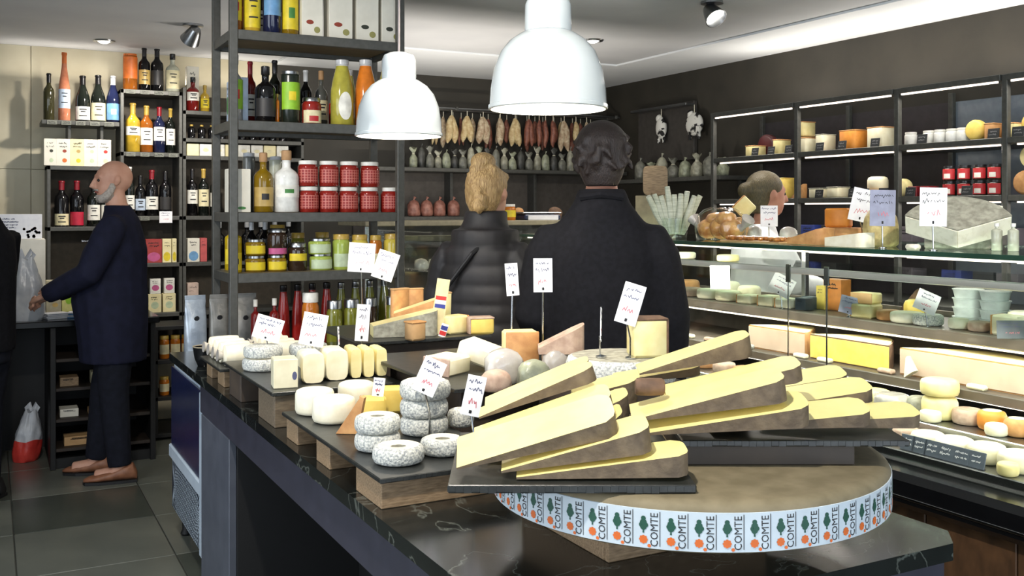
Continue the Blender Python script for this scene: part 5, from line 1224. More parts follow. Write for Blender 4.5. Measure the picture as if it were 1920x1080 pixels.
ring(830, 850, 84, 30, ZT, 'ash-grey goat cheese ring beside the big comte wedge', GG)
ring(708, 842, 86, 32, ZT, 'ash-grey goat cheese ring, lower of the pair', GG)
ring(708, 842, 86, 32, ZT, 'ash-grey goat cheese ring, upper of the pair', GG)
bpy.data.objects['goat_cheese.003'].location.z += .0375
ring(795, 812, 90, 32, ZT, 'ash-grey goat cheese at the bottom of the stack of three', GG, .0)
ring(795, 812, 90, 32, ZT, 'ash-grey goat cheese in the middle of the stack of three', GG, .0); bpy.data.objects['goat_cheese.005'].location.z += .0405
ring(797, 812, 95, 34, ZT, 'ash-grey goat cheese ring on top of the stack of three', GG); bpy.data.objects['goat_cheese.006'].location.z += .081
ring(864, 800, 50, 34, ZT, 'small ash-grey goat cheese next to the stack of three', None, 0.)
for px, py, dd, lb in ((626, 790, 80, 'white drum goat cheese standing in front of two others'), (590, 775, 72, 'white drum goat cheese by the outer tray edge'), (668, 762, 68, 'white drum goat cheese by the tan wedge')):
    p = onz(px, py, ZT); Y = F * (EYE - ZT) / (py - HOR)
    disc((p.x, p.y, ZT), mm(dd, Y) / 2, mm(46, Y), M['goat'], lb, 'white drum goat cheeses', 'goat_cheese_drum', rim=.18, m2=M['goat'])
# wedges with tan rind behind the drums
p = onz(700, 792, ZT); block((p.x, p.y, ZT), .062, .05, .062, M['yellow'], M['tan'], 'yellow cheese block with tan rind among the goat cheeses', rot=(0, 0, -.35), sides=('x0',))
p = onz(735, 772, ZT); block((p.x, p.y, ZT), .05, .05, .064, M['yellow'], M['tan'], 'taller yellow cheese block behind the tan-rind block', rot=(0, 0, -.3), sides=('x1',))
p = onz(656, 812, ZT); t = thing('cheese_wedge', 'tan-rinded wedge leaning against the yellow cheese block', 'cheese', (p.x, p.y, ZT + .0006), -YAW - .1)
k = MB(); k.prism([(-.030, 0), (.020, 0), (.036, .082), (.028, .086)], -.012, .012, mat=Matrix.Rotation(PI / 2, 4, 'X')); k.build('rind', M['tan'], t, None)
k = MB(); k.prism([(-.018, .002), (.018, .002), (.030, .076)], -.0135, -.0122, mat=Matrix.Rotation(PI / 2, 4, 'X')); k.build('paste', M['pale'], t, None)
wedge(Vector((.885, 2.38, ZT + .001)), .06, .05, .04, 0, 0, .3, 'small amber cheese wedge behind the goat stack', None, M['yellow'], M['tan'], bulge=.008)

# ------------------------------------------------------------------ slate with ivory rolls
ZB = 1.018
tray(0, 0, ZB, .37, .62, 0, 'slate tray of ivory cheese slices and a boxed cheese', loc=(.66, 2.60))
crate(.672, .99, 2.62, 2.80, IZ, ZB - .0105, 'grey-brown wooden riser under the ivory cheese slate', GR, m=pm('weathered_wood', (112, 98, 78), (84, 72, 56), .65, scale=14, stretch=(2, 12, 12)))
crate(.672, .99, 3.02, 3.18, IZ, ZB - .0105, 'dark wooden riser at the far end of the ivory cheese slate', GR, m=pm('dark_riser_wood', (70, 58, 46), (54, 44, 36), .65, scale=14))
# boxed cheese with dark mark
p = onz(535, 728, ZB); carton(p.x, p.y - .005, ZB, .065, .07, .078, pm('pale_wrap', (226, 220, 190), (212, 204, 172), .5, scale=20), 'pale wrapped square cheese with a dark blue dot', None, ((.36, .42, .2, .3, M['ink']),), text=False, turn=-.15, name='wrapped_cheese', cat='cheese')
GL = 'ivory cheese slices standing on the slate'
for i, (px, py, w, hp, m_) in enumerate(((588, 720, 45, 58, 'palewhite'), (632, 714, 46, 58, 'palewhite'), (668, 710, 23, 56, 'pale'), (692, 708, 23, 54, 'pale'), (716, 706, 23, 52, 'pale'))):
    p = onz(px, py, ZB); Y = F * (EYE - ZB) / (py - HOR); ww = mm(w, Y); hh = mm(hp, Y)
    t = thing('cheese_log', ['plump ivory cheese log next to the boxed cheese', 'plump ivory cheese log touching the slices', 'ivory cheese slice next to the plump logs', 'ivory cheese slice in the middle of the three', 'ivory cheese slice at the end of the row'][i], 'cheese', (p.x, p.y, ZB + .0006), -.12, GL)
    n = 16; poly = [((ww / 2) * (abs(math.cos(a)) ** .45) * (1 if math.cos(a) > 0 else -1), hh / 2 + hh / 2 * (abs(math.sin(a)) ** .55) * (1 if math.sin(a) > 0 else -1)) for a in [2 * PI * j / n for j in range(n)]]
    rg = [[(x * s, y, z * (1 - (1 - s) * .3) + (1 - s) * .1 * hh) for x, z in poly] for y, s in ((0, .88), (.008, 1.), (.10, 1.), (.108, .88))]
    MB().stack(rg).build('paste', M[m_], t, 60)
    MB().stack([[(x * 1.012, y, max(0.0003, z * 1.008)) for x, z in poly[8:] + poly[:1]] + [(x * .98, y, z * .98 + .001) for x, z in (poly[8:] + poly[:1])[::-1]] for y in (.014, .09)]).build('rind', M['greyrind'], t, 60)
for i, (px, py) in enumerate(((520, 672), (500, 665))):
    p = onz(px + 10 * i, py, ZB); 
for i, (px, v, lb) in enumerate(((497, 3.0, 'round bloomy cheese behind the boxed cheese'), (545, 2.98, 'speckled round cheese behind the ivory logs'))):
    u, Y = onv(px, v); disc((.735 + .135 * i, v, ZB), .062, .036, M['ash'], lb, 'round cheeses at the back of the slate', m2=M['goat'])
    u, Y = onv(px, v); disc((.735 + .135 * i, v + .004, ZB + .038), .058, .034, M['ash'], lb.replace('cheese', 'cheese stacked on top', 1), 'round cheeses at the back of the slate', m2=M['ash'])
# slate with wrapped logs near the far corner
tray(0, 0, .985, .31, .34, 0, 'slate tray of film-wrapped goat logs at the island end', loc=(.66, 3.27))
crate(.68, .94, 3.30, 3.40, IZ, .985 - .0105, 'wooden riser under the film-wrapped goat logs', GR); crate(.68, .94, 3.50, 3.59, IZ, .985 - .0105, 'wooden riser at the island end under the goat logs', GR)
q = random.Random(5)
for i, (x, y) in enumerate(((.735, 3.325), (.735, 3.405), (.735, 3.485), (.735, 3.565), (.89, 3.325), (.89, 3.405), (.89, 3.485), (.89, 3.565))):
    t = thing('goat_log', 'white goat cheese log in clear film at the island end', 'cheese', (x, y, .9858), q.uniform(-.06, .06), 'film-wrapped goat logs')
    rr = [.012, .034, .036, .036, .034, .012]; pts = [(-.055, 0, .036), (-.048, 0, .036), (-.02, 0, .036), (.02, 0, .036), (.048, 0, .036), (.055, 0, .036)]
    MB().tube(pts, rr, 14).build('log', M['goat'], t, 60)
    MB().tube([(-.072, 0, .038), (-.052, 0, .036)], [.020, .010], 10).build('film_twist', M['film'], t); MB().tube([(.072, 0, .038), (.052, 0, .036)], [.020, .010], 10).build('film_twist', M['film'], t)
p = onz(447, 712, .92); wedge(Vector((p.x + .02, p.y, .986)), .09, .03, .05, 0, 0, .2, 'small pale wedge at the slate edge of the goat logs', None, M['palewhite'], M['goat'], bulge=.01)
# bowl on the corner
p = onz(379, 688, IZ); t = thing('bowl', 'small black bowl with pale rim on the island corner', 'bowl', (.715, 3.80, IZ + .0006))
MB().lathe([(.0001, .0), (.028, 0), (.030, .004), (.040, .03), (.046, .07), (.044, .0705), (.036, .032), (.02, .010), (.0001, .009)], 24).build('body', M['gblack'], t)
MB().lathe([(.0455, .070), (.047, .0735), (.0445, .074), (.0435, .0705)], 24, cap=False).build('rim', pm('pale_rim', (176, 164, 140)), t)
MB().lathe([(.0001, .052), (.03, .05), (.0405, .045)], 20).build('contents', pm('dip', (120, 104, 76), None, .6, scale=60, bump=.4), t)

# ------------------------------------------------------------------ raised tray of torn and flagged cheeses
ZD = 1.078
tray(0, 0, ZD, .46, .50, 0, 'raised black tray of torn yellow cheese with little flags', loc=(1.05, 3.0))
crate(1.10, 1.46, 3.05, 3.42, IZ, ZD - .0105, 'dark box under the raised tray of torn cheese', GR, m=MATS['dark_riser_wood'])
p = onz(700, 634, ZD); wedge(Vector((p.x, p.y, ZD + .001)), .22, .085, .10, 0, 0, .25, 'big pale wedge with grey rind at the raised tray edge', None, M['pale'], M['greyrind'], bulge=.02, cut=.45)
p = onz(738, 618, ZD); wedge(Vector((p.x, p.y, ZD + .001)), .17, .11, .10, 0, 0, .1, 'pale yellow wedge behind the grey-rinded one', None, M['pale'], M['tan'], bulge=.02, cut=.5)
p = onz(785, 640, ZD); block((p.x, p.y + .03, ZD), .055, .05, .06, M['kraft'], M['tan'], 'small brown block at the front of the raised tray', rot=(0, 0, .2), sides=('z1',))
for i, (px, py, hh, yw, tl, lb) in enumerate(((768, 616, .135, .3, .05, 'tall tan rind slab standing upright on the raised tray'), (795, 612, .13, -.2, -.12, 'upright tan slab leaning beside the other slab'), (845, 612, .12, .1, .1, 'upright pale cheese slice behind the flag'))):
    p = onz(px, py, ZD); block((p.x, p.y + (.10 if i < 2 else .05), ZD), .075 if i < 2 else .04, .022, hh, M['tan'] if i < 2 else M['pale'], M['kraft'], lb, rot=(tl * .5, 0, yw), sides=('z1',), bev=.004)
p = onz(822, 628, ZD); t = thing('flag_card', 'tall cream card with a red white and blue sticker on the raised tray', 'sign', (p.x, p.y + .02, ZD + .0006), -YAW, None, rot=(0, .14, -YAW))
MB().box(-.022, .022, -.001, .001, 0, .19, .0005).build('card', pm('cream_card', (226, 210, 160), None, .6), t, None)
for j, m_ in enumerate(('flagblue', 'paper', 'flagred')): MB().box(-.018, .018, -.0022, -.0011, .090 + j * .014, .103 + j * .014, mat=Matrix.Rotation(.0, 4, 'Y')).build('sticker_stripe', M[m_], t, None)
p = onz(828, 632, ZD); t = thing('flag_label', 'small red white and blue label at the tray front', 'sign', (p.x, p.y, ZD + .0006), 0, None, rot=(0, .3, -YAW))
MB().box(-.012, .012, -.001, .001, 0, .045, .0004).build('card', M['paper'], t, None)
for j, m_ in enumerate(('flagred', 'flagblue')): MB().box(-.011, .011, -.002, -.0011, .006 + j * .018, .02 + j * .018).build('stripe', M[m_], t, None)
p = onz(850, 628, ZD); block((p.x + .02, p.y + .04, ZD), .085, .06, .062, M['pale'], M['tan'], 'pale yellow block beside the flag label', rot=(0, 0, .25), sides=('x1',))
p = onz(915, 628, ZD); block((p.x - .005, p.y + .05, ZD), .085, .06, .055, M['yellow'], M['pinkrind'], 'yellow block with pinkish rind near the quilted jacket', rot=(0, 0, -.2), sides=('x0', 'z1'))

# ------------------------------------------------------------------ tray of white blocks and film-wrapped cheeses
ZE = 1.062
tray(0, 0, ZE, .50, .66, 0, 'slate tray of white blocks and film-wrapped cheeses', loc=(1.005, 2.2))
crate(1.06, 1.44, 2.28, 2.78, IZ, ZE - .0105, 'dark box under the tray of film-wrapped cheeses', GR, m=MATS['dark_riser_wood'])
p = at(838, 682, 2.66); block((p.x, p.y, ZE), .105, .085, .048, M['palewhite'], M['pinkrind'], 'flat ivory block on the slate beside a white one', rot=(.05, .0, .55), sides=('x0',))
p = at(892, 672, 2.70); block((p.x + .02, p.y + .03, ZE + .022), .10, .10, .050, M['goat'], M['greyrind'], 'white crumbly cheese block tilted on the slate', rot=(.30, .0, .75), sides=())
GFm = 'film-wrapped cheeses'
for i, (px, py, Y, w, h, m_, lb, hard) in enumerate((
        (945, 706, 2.50, 80, 66, 'film', 'round cheese in shiny film next to the white block', 1), (1000, 712, 2.42, 66, 56, 'greenbag', 'greenish film-wrapped cheese with a bright highlight', 2),
        (930, 722, 2.40, 60, 40, 'pinkrind', 'low pinkish cheese at the tray front', 3), (1042, 705, 2.56, 58, 62, 'film', 'grey film-wrapped cheese behind the comte pile', 4), (1085, 700, 2.58, 58, 46, 'greyrind', 'grey round cheese behind the comte pile', 5))):
    p = at(px, py, Y); lump((p.x, p.y, ZE), (mm(w, Y) / 2, mm(w, Y) / 2 * .8, mm(h, Y)), M[m_], lb, 'cheese', 'wrapped_cheese', GFm, seed=hard, knot=False)
p = at(1018, 655, 2.58); wedge(Vector((p.x - .03, p.y - .03, ZE + .068)), .12, .075, .09, 0, 0, .0, 'pink-rinded wedge on top of the wrapped cheeses', None, M['pinkrind'], M['pinkrind'], bulge=.03, cut=.2)
p = at(975, 640, 2.66); block((p.x, p.y, ZE + .0), .09, .07, .115, M['pale'], M['tan'], 'tall pale cheese block carrying two price tags', rot=(0, 0, -.3), sides=('y0',))
# grey wheel with a cut block on it, next to the black coat
crate(1.22, 1.50, 1.84, 2.16, IZ, 1.085, 'tall dark box under the grey speckled wheel', GR, m=MATS['dark_riser_wood'])
disc((1.36, 2.0, 1.0856), .135, .062, M['ash'], 'grey speckled flat wheel beside the black coat', None, 'speckled_cheese', m2=M['greyrind'])
p = at(1213, 655, 2.38); block((p.x, p.y, 1.149), .085, .07, .092, M['pale'], M['brownrind'], 'upright cut cheese block with brown rind beside the black coat', rot=(0, 0, -.35), sides=('z1', 'x1'))

# price tags on the island
TG = [(678, 483, 3.55, .095, .105, ZD, 'large white price card on a stem before the olive jars', .06, .0, 2), (723, 498, 3.45, .075, .100, ZD, 'tilted white price card beside the large card', .32, .0, 3),
      (503, 616, 3.02, .085, .072, ZB, 'price card tilted over the boxed cheese', .28, .0, 4), (588, 618, 2.86, .072, .094, ZB, 'price card standing over the ivory logs', .18, .0, 5), (680, 605, 3.02, .042, .112, ZB, 'narrow turned price card before the raised tray', .10, .4, 6),
      (635, 632, 2.95, .010, .062, ZB, 'price card seen edge-on among the ivory slices', .08, 1.35, 7), (960, 524, 2.68, .036, .088, ZE, 'narrow price card before the quilted jacket', -.05, .3, 8), (1018, 516, 2.68, .052, .092, ZE, 'upright price card before the black coat', .0, .1, 9),
      (1182, 570, 2.34, .052, .098, 1.1495, 'price card tilted beside the upright cut block', .30, .0, 10), (1127, 608, 2.36, .012, .085, 1.1495, 'price card seen edge-on before the black coat', .5, 1.3, 11),
      (805, 706, 2.20, .052, .080, ZT, 'tilted price card above the stack of three goat cheeses', .42, .0, 12), (888, 742, 2.06, .040, .084, ZT, 'tilted price card by the small goat cheese', .22, .1, 13), (710, 726, 2.40, .028, .045, ZT, 'tiny price card on the yellow cheese block', .12, .1, 14)]
for px, py, Y, w, h, zb, lb, tl, yw, sd in TG: price_tag(px, py, Y, w, h, zb, lb, tl, yw, -.08, sd)
# ------------------------------------------------------------------ goods on top of the glass case
TU = 2.78
def onc(px, u=TU): v, Y = onu(px, u); return u, v, Y
u, v, Y = onc(1218, 2.95)
carton(u, v, GT, .16, .14, .20, pm('beige_crate', (150, 138, 108), None, .6), 'beige box beside the black coat on the glass case', text=False, turn=-PI / 2 + .5)
t = thing('cutting_board', 'pale wooden cutting board standing on the beige box', 'board', (u + .02, v - .02, GT + .2025), -YAW)
k = MB(); n = 20; poly = []
for i in range(n):
    a = 2 * PI * i / n; poly.append((.062 * (abs(math.cos(a)) ** .35) * (1 if math.cos(a) > 0 else -1), .075 + .075 * (abs(math.sin(a)) ** .35) * (1 if math.sin(a) > 0 else -1)))
k.prism(poly, -.009, .009, mat=Matrix.Rotation(PI / 2 , 4, 'X')); k.build('board', M['wood'], t, None)
MB().box(-.02, .02, -.03, .03, 0, .012, .003).build('foot', M['wood'], t, None)
u, v, Y = onc(1266); t = thing('baguette_bundle', 'bundle of white paper-wrapped baguettes standing on the case', 'bread', (u, v, GT + .0006), -YAW)
q = random.Random(2)
for i in range(9):
    a = -.32 + .075 * i; x = -.05 + .0125 * i
    MB().tube([(x * .6, q.uniform(-.02, .02), .018), (x + a * .10, q.uniform(-.02, .02), .11), (x + a * .24, q.uniform(-.03, .03), .215 + q.uniform(-.03, .02))], [.013, .016, .012], 8).build('paper_stick', pm('pale_green_paper', (206, 208, 190), (176, 180, 160), .6, scale=18, stretch=(1, 1, 8)), t)
MB().lathe([(.052, .0), (.060, .05), (.062, .09), (.060, .09), (.050, .002)], 18, sy=.7, cap=False).build('sleeve', M['glassd'], t)
u, v, Y = onc(1350); t = thing('wrapped_loaf', 'golden roasted loaf in crackling clear wrap on the case', 'bread', (u, v, GT + .0006), -PI / 2)
q = random.Random(4); crust = pm('roasted_crust', (230, 182, 112), (184, 118, 62), .25, scale=22, bump=.5, contrast=(.35, .65), coat=.6)
for i, (x, y, z, rx, ry, rz) in enumerate(((-.075, 0, .045, .062, .05, .045), (.0, .01, .05, .06, .055, .05), (.075, 0, .045, .06, .05, .045), (-.035, .01, .088, .05, .045, .03), (.045, -.005, .09, .052, .042, .032))):
    k = MB().ball((0, 0, 0), (rx, ry, rz), 16, 10); k.v = [(vx * (1 + .10 * math.sin(6 * vz / rz + i) + .06 * math.sin(40 * vx)), vy * (1 + .08 * math.sin(50 * vx + i)), vz) for vx, vy, vz in k.v]
    k.build('bread_roll', crust, t, 60, (x, y, z))
wr_ = []
for z, s_ in ((0, .90), (.2, 1.), (.5, 1.02), (.75, .92), (.92, .66), (1., .35)):
    wr_.append([(.145 * s_ * math.cos(a) * (1 + .05 * math.sin(9 * a + z * 11)), .068 * s_ * math.sin(a) * (1 + .10 * math.sin(7 * a + z * 6)), .135 * z + .006 * math.sin(5 * a) * z) for a in [2 * PI * i / 36 for i in range(36)]])
MB().stack(wr_).build('clear_wrap', glass('crackle_wrap', (.95, .95, .94), .10, .06), t, 70)
for s in (-1, 1): MB().tube([(s * .125, 0, .05), (s * .15, 0, .06), (s * .18, 0, .09)], [.02, .012, .03], 10).build('wrap_end', M['film'], t)
u, v, Y = onc(1425, 2.66); t = thing('snack_tray', 'flat tray of caramel nut brittle on the glass edge', 'tray', (u, v, GT + .0006), -PI / 2)
MB().box(-.17, .17, -.06, .06, 0, .008, .003).build('tray', M['kraft'], t, None)
q = random.Random(8); k = MB()
for i in range(70): k.ball((q.uniform(-.15, .15), q.uniform(-.05, .05), .016), (.014, .012, .009), 7, 5)
o = k.build('nuts', pm('caramel', (190, 128, 60), (140, 84, 36), .25, scale=40, coat=.5), t, 60); o['kind'] = 'stuff'
u, v, Y = onc(1442, 2.80); price_tag(1442, 405, Y, .07, .085, GT + .001, 'price card before the olive-brown head on the case', seed=31, group=None)
for i, (px, w) in enumerate(((1415, .06), (1478, .08))): u, v, Y = onc(px, 2.86); lump((u, v, GT), (w / 2, .03, .06), M['film'], ['white film-wrapped piece behind the nut tray', 'larger white film-wrapped piece behind the nut tray'][i], 'cheese', 'wrapped_cheese', 'film-wrapped pieces on the case', 20 + i, knot=False)
u, v, Y = onc(1385, 2.95); block((u, v, GT + .112), .075, .03, .075, M['pale'], M['tan'], 'pale diamond-shaped cheese slice standing behind the roasted loaf', rot=(0, PI / 4, -PI / 2 + .6), sides=('x0',))
lump((u, v, GT), (.05, .04, .095), M['kraft'], 'kraft paper bag behind the roasted loaf', 'bag', 'paper_bag', None, 33, knot=False)
u, v, Y = onc(1500, 2.72); wedge(Vector((2.64, v + .02, GT + .001)), .20, .062, .09, .0, 0, -PI / 2, 'large pale wedge with tan rind leaning on the case', None, M['pale'], M['tan'], bulge=.02, cut=.15, camaligned=False)
u, v, Y = onc(1580, 2.86); disc((u, v, GT), .085, .06, M['tan'], 'round cheese with orange rind on the glass case', None, m2=M['orange'])
block((u, v + .02, GT + .0615), .09, .06, .072, M['orange'], M['orange'], 'bright orange cheese block on the orange-rind cheese', rot=(0, 0, -PI / 2 + .4), sides=())
u, v, Y = onc(1602, 2.66); wedge(Vector((2.585, v + .065, GT + .001)), .17, .05, .07, 0, 0, -PI / 2, 'ivory wedge with flat top at the case edge', None, M['palewhite'], M['goat'], bulge=.015, cut=.6, camaligned=False)
u, v, Y = onc(1652, 2.75); lump((u, v, GT), (.062, .055, .14), pm('rough_beige_rind', (206, 190, 132), (168, 150, 100), .7, scale=40, bump=.5), 'tall rough beige cheese behind a grey card', 'cheese', 'cheese', None, 35, knot=False)
for px, py, Yoff, lb, m_, tl, sd in ((1617, 385, 2.80, 'tilted white price card behind the ivory wedge', None, .22, 41), (1655, 390, 2.62, 'grey-blue price card before the rough beige cheese', col('bluegrey_card', (150, 154, 178), .6), .02, 42), (1750, 388, 2.59, 'tall white price card before the blue cheese', None, .02, 43)):
    u, v, Y = onc(px, Yoff); price_tag(px, py, Y, .085, .12, GT + .001, lb, tl, 0, 0, sd, m_, ink='inkblack')
# cut blue cheese
u, v, Y = onc(1795, 2.78); t = thing('blue_cheese', 'large grey-rinded blue cheese cut open with white faces', 'cheese', (u, v, GT + .0006), -YAW - .42)
def sector(a0, a1, r, z0, z1, cx=0, cy=0):
    n = 18; return [(cx, cy)] + [(cx + r * math.cos(a0 + (a1 - a0) * i / n), cy + r * math.sin(a0 + (a1 - a0) * i / n)) for i in range(n + 1)]
bl = pm('blue_veined_paste', (244, 239, 220), (230, 224, 202), .5, scale=60, contrast=(.30, .52))
mt_ = Matrix.Translation((0, -.04, .004)) @ Matrix.Rotation(math.radians(38), 4, 'X')
sec = sector(PI / 2 - 1.12, PI / 2 + 1.12, .175, 0, 0)
MB().prism(sec, .0, .075, mat=mt_).build('rind', M['greyrind'], t, 50)
for sg in (-1, 1):
    e_ = Vector((math.sin(1.12) * sg, math.cos(1.12), 0)); n_ = Vector((e_.y * sg, -abs(e_.x), 0)) * .003
    pts = [Vector((0, 0, 0)), e_ * .172, e_ * .172 + n_, n_]
    if sg > 0: pts = pts[::-1]
    MB().prism([(q_.x, q_.y) for q_ in pts], .003, .070, mat=mt_).build('cut_face', bl, t, None)
MB().prism(sector(.5, 1.9, .11, 0, 0, .02, .02), .0, .022, mat=Matrix.Translation((.02, .03, .105)) @ Matrix.Rotation(math.radians(10), 4, 'X')).build('top_slice', bl, t, None)
MB().box(-.10, .10, .03, .10, 0, .05, .004).build('prop', M['greyrind'], t, None)
u, v, Y = onc(1712, 2.60); block((u, v, GT), .03, .045, .018, bl, bl, 'small white crumb block before the blue cheese', sides=())
u, v, Y = onc(1880, 2.78)
bottle(u, v + .02, GT, .085, .016, 'clear', 'lidw', None, 'small clear vial beside the blue cheese', 'small clear vials on the case', kind='square', name='vial'); u, v, Y = onc(1900, 2.78); bottle(u, v, GT, .085, .016, 'clear', 'lidw', None, 'small clear vial beside the blue cheese', 'small clear vials on the case', kind='square', name='vial')

# ------------------------------------------------------------------ inside the case: upper shelf
ZA1 = ZAS
def shelfA(px): return onc(px, 3.08)
G1 = 'small cheeses on the upper case shelf'
items = [(1290, 'pinkrind', .075, .03, 'disc'), (1330, 'goat', .06, .035, 'disc'), (1365, 'palewhite', .06, .035, 'disc'), (1405, 'palewhite', .055, .03, 'blk'), (1445, 'palewhite', .055, .035, 'blk'), (1478, 'goat', .055, .032, 'blk'), (1625, 'pale', .06, .04, 'blk'), (1666, 'tan', .045, .03, 'disc'), (1700, 'goat', .06, .03, 'disc'), (1740, 'ash', .055, .03, 'disc'), (1798, 'goat', .036, .028, 'disc'), (1836, 'pinkrind', .038, .026, 'disc'), (1895, 'palewhite', .06, .05, 'blk')]
nms = ['flat pinkish cheese near the black coat on the upper case shelf', 'white round cheese near the price plate on the upper case shelf', 'ivory round cheese under the price plate on the upper case shelf', 'ivory block beside the steel upright in the case', 'square ivory block next to a blue box in the case', 'white block next to the dark blue box in the case', 'pale block lower of two in the case', 'small tan round cheese in the case', 'white round cheese beside the tilted card in the case', 'ash-coated round cheese beside the tilted card in the case', 'white round cheese before the white tubs', 'thin pinkish cheese slices before the white tubs', 'thick ivory block at the case end']
for (px, m_, r, h, kd), lb in zip(items, nms):
    u, v, Y = shelfA(px); h *= 1.35
    if kd == 'disc': disc((u, v, ZA1), r, h, M[m_], lb, G1)
    else: block((u, v, ZA1), .08, r * 1.6, h, M[m_], M['tan'], lb, G1, rot=(0, 0, .1), sides=('y1',))
u, v, Y = onc(1625, 3.10); block((u, v, ZA1 + .0555), .07, .10, .042, M['pale'], M['kraft'], 'pale block with kraft side stacked on another in the case', rot=(0, 0, .1), sides=('x0',))
for i, px in enumerate((1500, 1512)):
    u, v, Y = onc(px, 3.06 + .07 * i); carton(u, v, ZA1, .06, .05, .05, col('slate_blue_box', (74, 88, 100), .5), 'dark blue-grey box on the upper case shelf', 'dark blue-grey boxes in the case', turn=-PI / 2, seed=i)
u, v, Y = onc(1560, 3.18); carton(u, v, ZA1, .10, .06, .13, col('orange_carton', (206, 130, 60), .5), 'orange carton behind the hanging rod in the case', turn=-PI / 2, seed=5)
u, v, Y = onc(1538, 3.16); carton(u, v, ZA1, .05, .05, .10, col('yellow_carton', (214, 190, 90), .5), 'yellow carton beside the orange one in the case', turn=-PI / 2, seed=6)
u, v, Y = onc(1688, 3.2); wedge(Vector((u, v + .03, ZA1 + .001)), .11, .12, .05, 0, 0, -PI / 2, 'red-brown upright wedge in the case', None, col('red_brown_paste', (176, 96, 62), .5), M['brownrind'], bulge=.01, camaligned=False)
for i, px in enumerate((1815, 1866)):
    u, v, Y = onc(px, 3.20); t = thing('tub_stack', ['stack of white plastic tubs on the upper case shelf', 'second, greyer stack of plastic tubs on the upper case shelf'][i], 'tub', (u, v, ZA1 + .0006), 0, 'stacks of plastic tubs')
    mt_ = pm('white_tub' if i == 0 else 'grey_tub', (214, 220, 218) if i == 0 else (160, 168, 168), None, .35)
    for j in range(4): MB().lathe([(.0001, 0), (.045, 0), (.052, .030), (.055, .031), (.055, .0335), (.0001, .0335)], 22).build('tub', mt_, t, 50, (0, 0, j * .034))
for px, py, uu, w, h, lb, m_, tl, zb, sd in ((1350, 520, 2.735, .085, .10, 'grey plate with a handwritten price in the case', col('plate_grey', (176, 180, 184), .5), 0, 1.0, 51), (1466, 535, 3.03, .10, .085, 'white card leaning in the case by the steel upright', None, .5, ZA1, 52), (1738, 566, 3.03, .085, .075, 'tilted white card between the small cheeses in the case', None, .42, ZA1, 53), (1592, 572, 3.03, .075, .070, 'grey-blue tilted card in the case beside the pale blocks', MATS['bluegrey_card'], .25, ZA1, 54), (1897, 618, 2.99, .10, .06, 'dark slate price plate under the case shelf', col('slate_card', (92, 98, 104), .6), 0, 1.0, 55)):
    v, Y = onu(px, uu); price_tag(px, py, Y, w, h, (zb if zb != 1.0 else ZAS - .0405 - .0) + .001, lb, tl, 0, -.1, sd, m_, stem=zb != 1.0)
for px, lb in ((1478, 'thin steel price rod standing before the case shelf'), (1550, 'thin dark price rod standing before the case shelf')):
    v, Y = onu(px, 2.70); t = thing('price_rod', lb, 'rod', (2.70, v, ZK + .0006)); MB().tube([(0, 0, .004), (0, 0, .50)], .003, 6).build('rod', M['chrome'] if 'steel' in lb else M['black'], t); MB().lathe([(.0001, 0), (.02, 0), (.02, .004), (.0001, .006)], 14).build('foot', M['black'], t); MB().box(-.004, .004, -.012, .012, .49, .56, .002).build('clip', M['chrome'], t, None)
G4 = 'cheeses in the second row of the upper case shelf'
for i, (px, m_, r, h, lb) in enumerate(((1280, 'pale', .06, .075, 'pale drum in the second row near the black coat'), (1318, 'tan', .06, .07, 'tan drum in the second row near the price plate'), (1392, 'goat', .065, .08, 'white drum in the second row behind the ivory block'), (1432, 'palewhite', .06, .07, 'ivory drum in the second row near the leaning card'), (1655, 'pale', .06, .08, 'pale drum in the second row behind the tan cheese'), (1752, 'yellow', .06, .08, 'yellow drum in the second row behind the tilted card'), (1950, 'goat', .06, .075, 'white drum in the second row past the tubs'))):
    v, Y = onu(px, 3.27); disc((3.18, v, ZA1), r * .9, h, M[m_], lb, G4)
# glass shelf: a few pieces seen through the top
u, v, Y = onc(1420, 2.86)
for i, (px, m_) in enumerate(((1285, 'goat'), (1365, 'pale'))): u, v, Y = onc(px, 2.95); disc((u, v, 1.2706), .05, .03, M[m_], ['white round cheese on the glass shelf', 'yellow round cheese on the glass shelf'][i], 'round cheeses on the glass shelf')
# middle shelf: big half wheels
ZM = ZBS; M['halfface'] = pm('half_wheel_face', (204, 182, 160), (190, 167, 146), .5, scale=8)
for i, (px, L_, lb, m_, mr) in enumerate(((1455, .34, 'half wheel with greyish cut face on the middle case shelf', 'halfface', 'tan'), (1590, .40, 'long yellow-topped half wheel on the middle case shelf', 'yellow', 'brownrind'), (1812, .56, 'largest half wheel with pinkish grey face on the middle case shelf', 'halfface', 'tan'))):
    v, Y = onu(px, 2.98); t = thing('half_wheel', lb, 'cheese', (2.98, v, ZM + .0006), 0, 'half wheels in the case')
    n = 20; poly = [(.0 + .20 * math.sin(PI * j / n), -L_ / 2 + L_ * j / n) for j in range(n + 1)]
    MB().prism(poly, 0, .098).build('rind', M[mr], t, 50)
    MB().box(-.003, .001, -L_ / 2, L_ / 2, .004, .093, .001).build('cut_face', M[m_], t, None)
    MB().prism([(x * .96, y * .97) for x, y in poly], .0982, .0995).build('top_face', M['pale'], t, None)
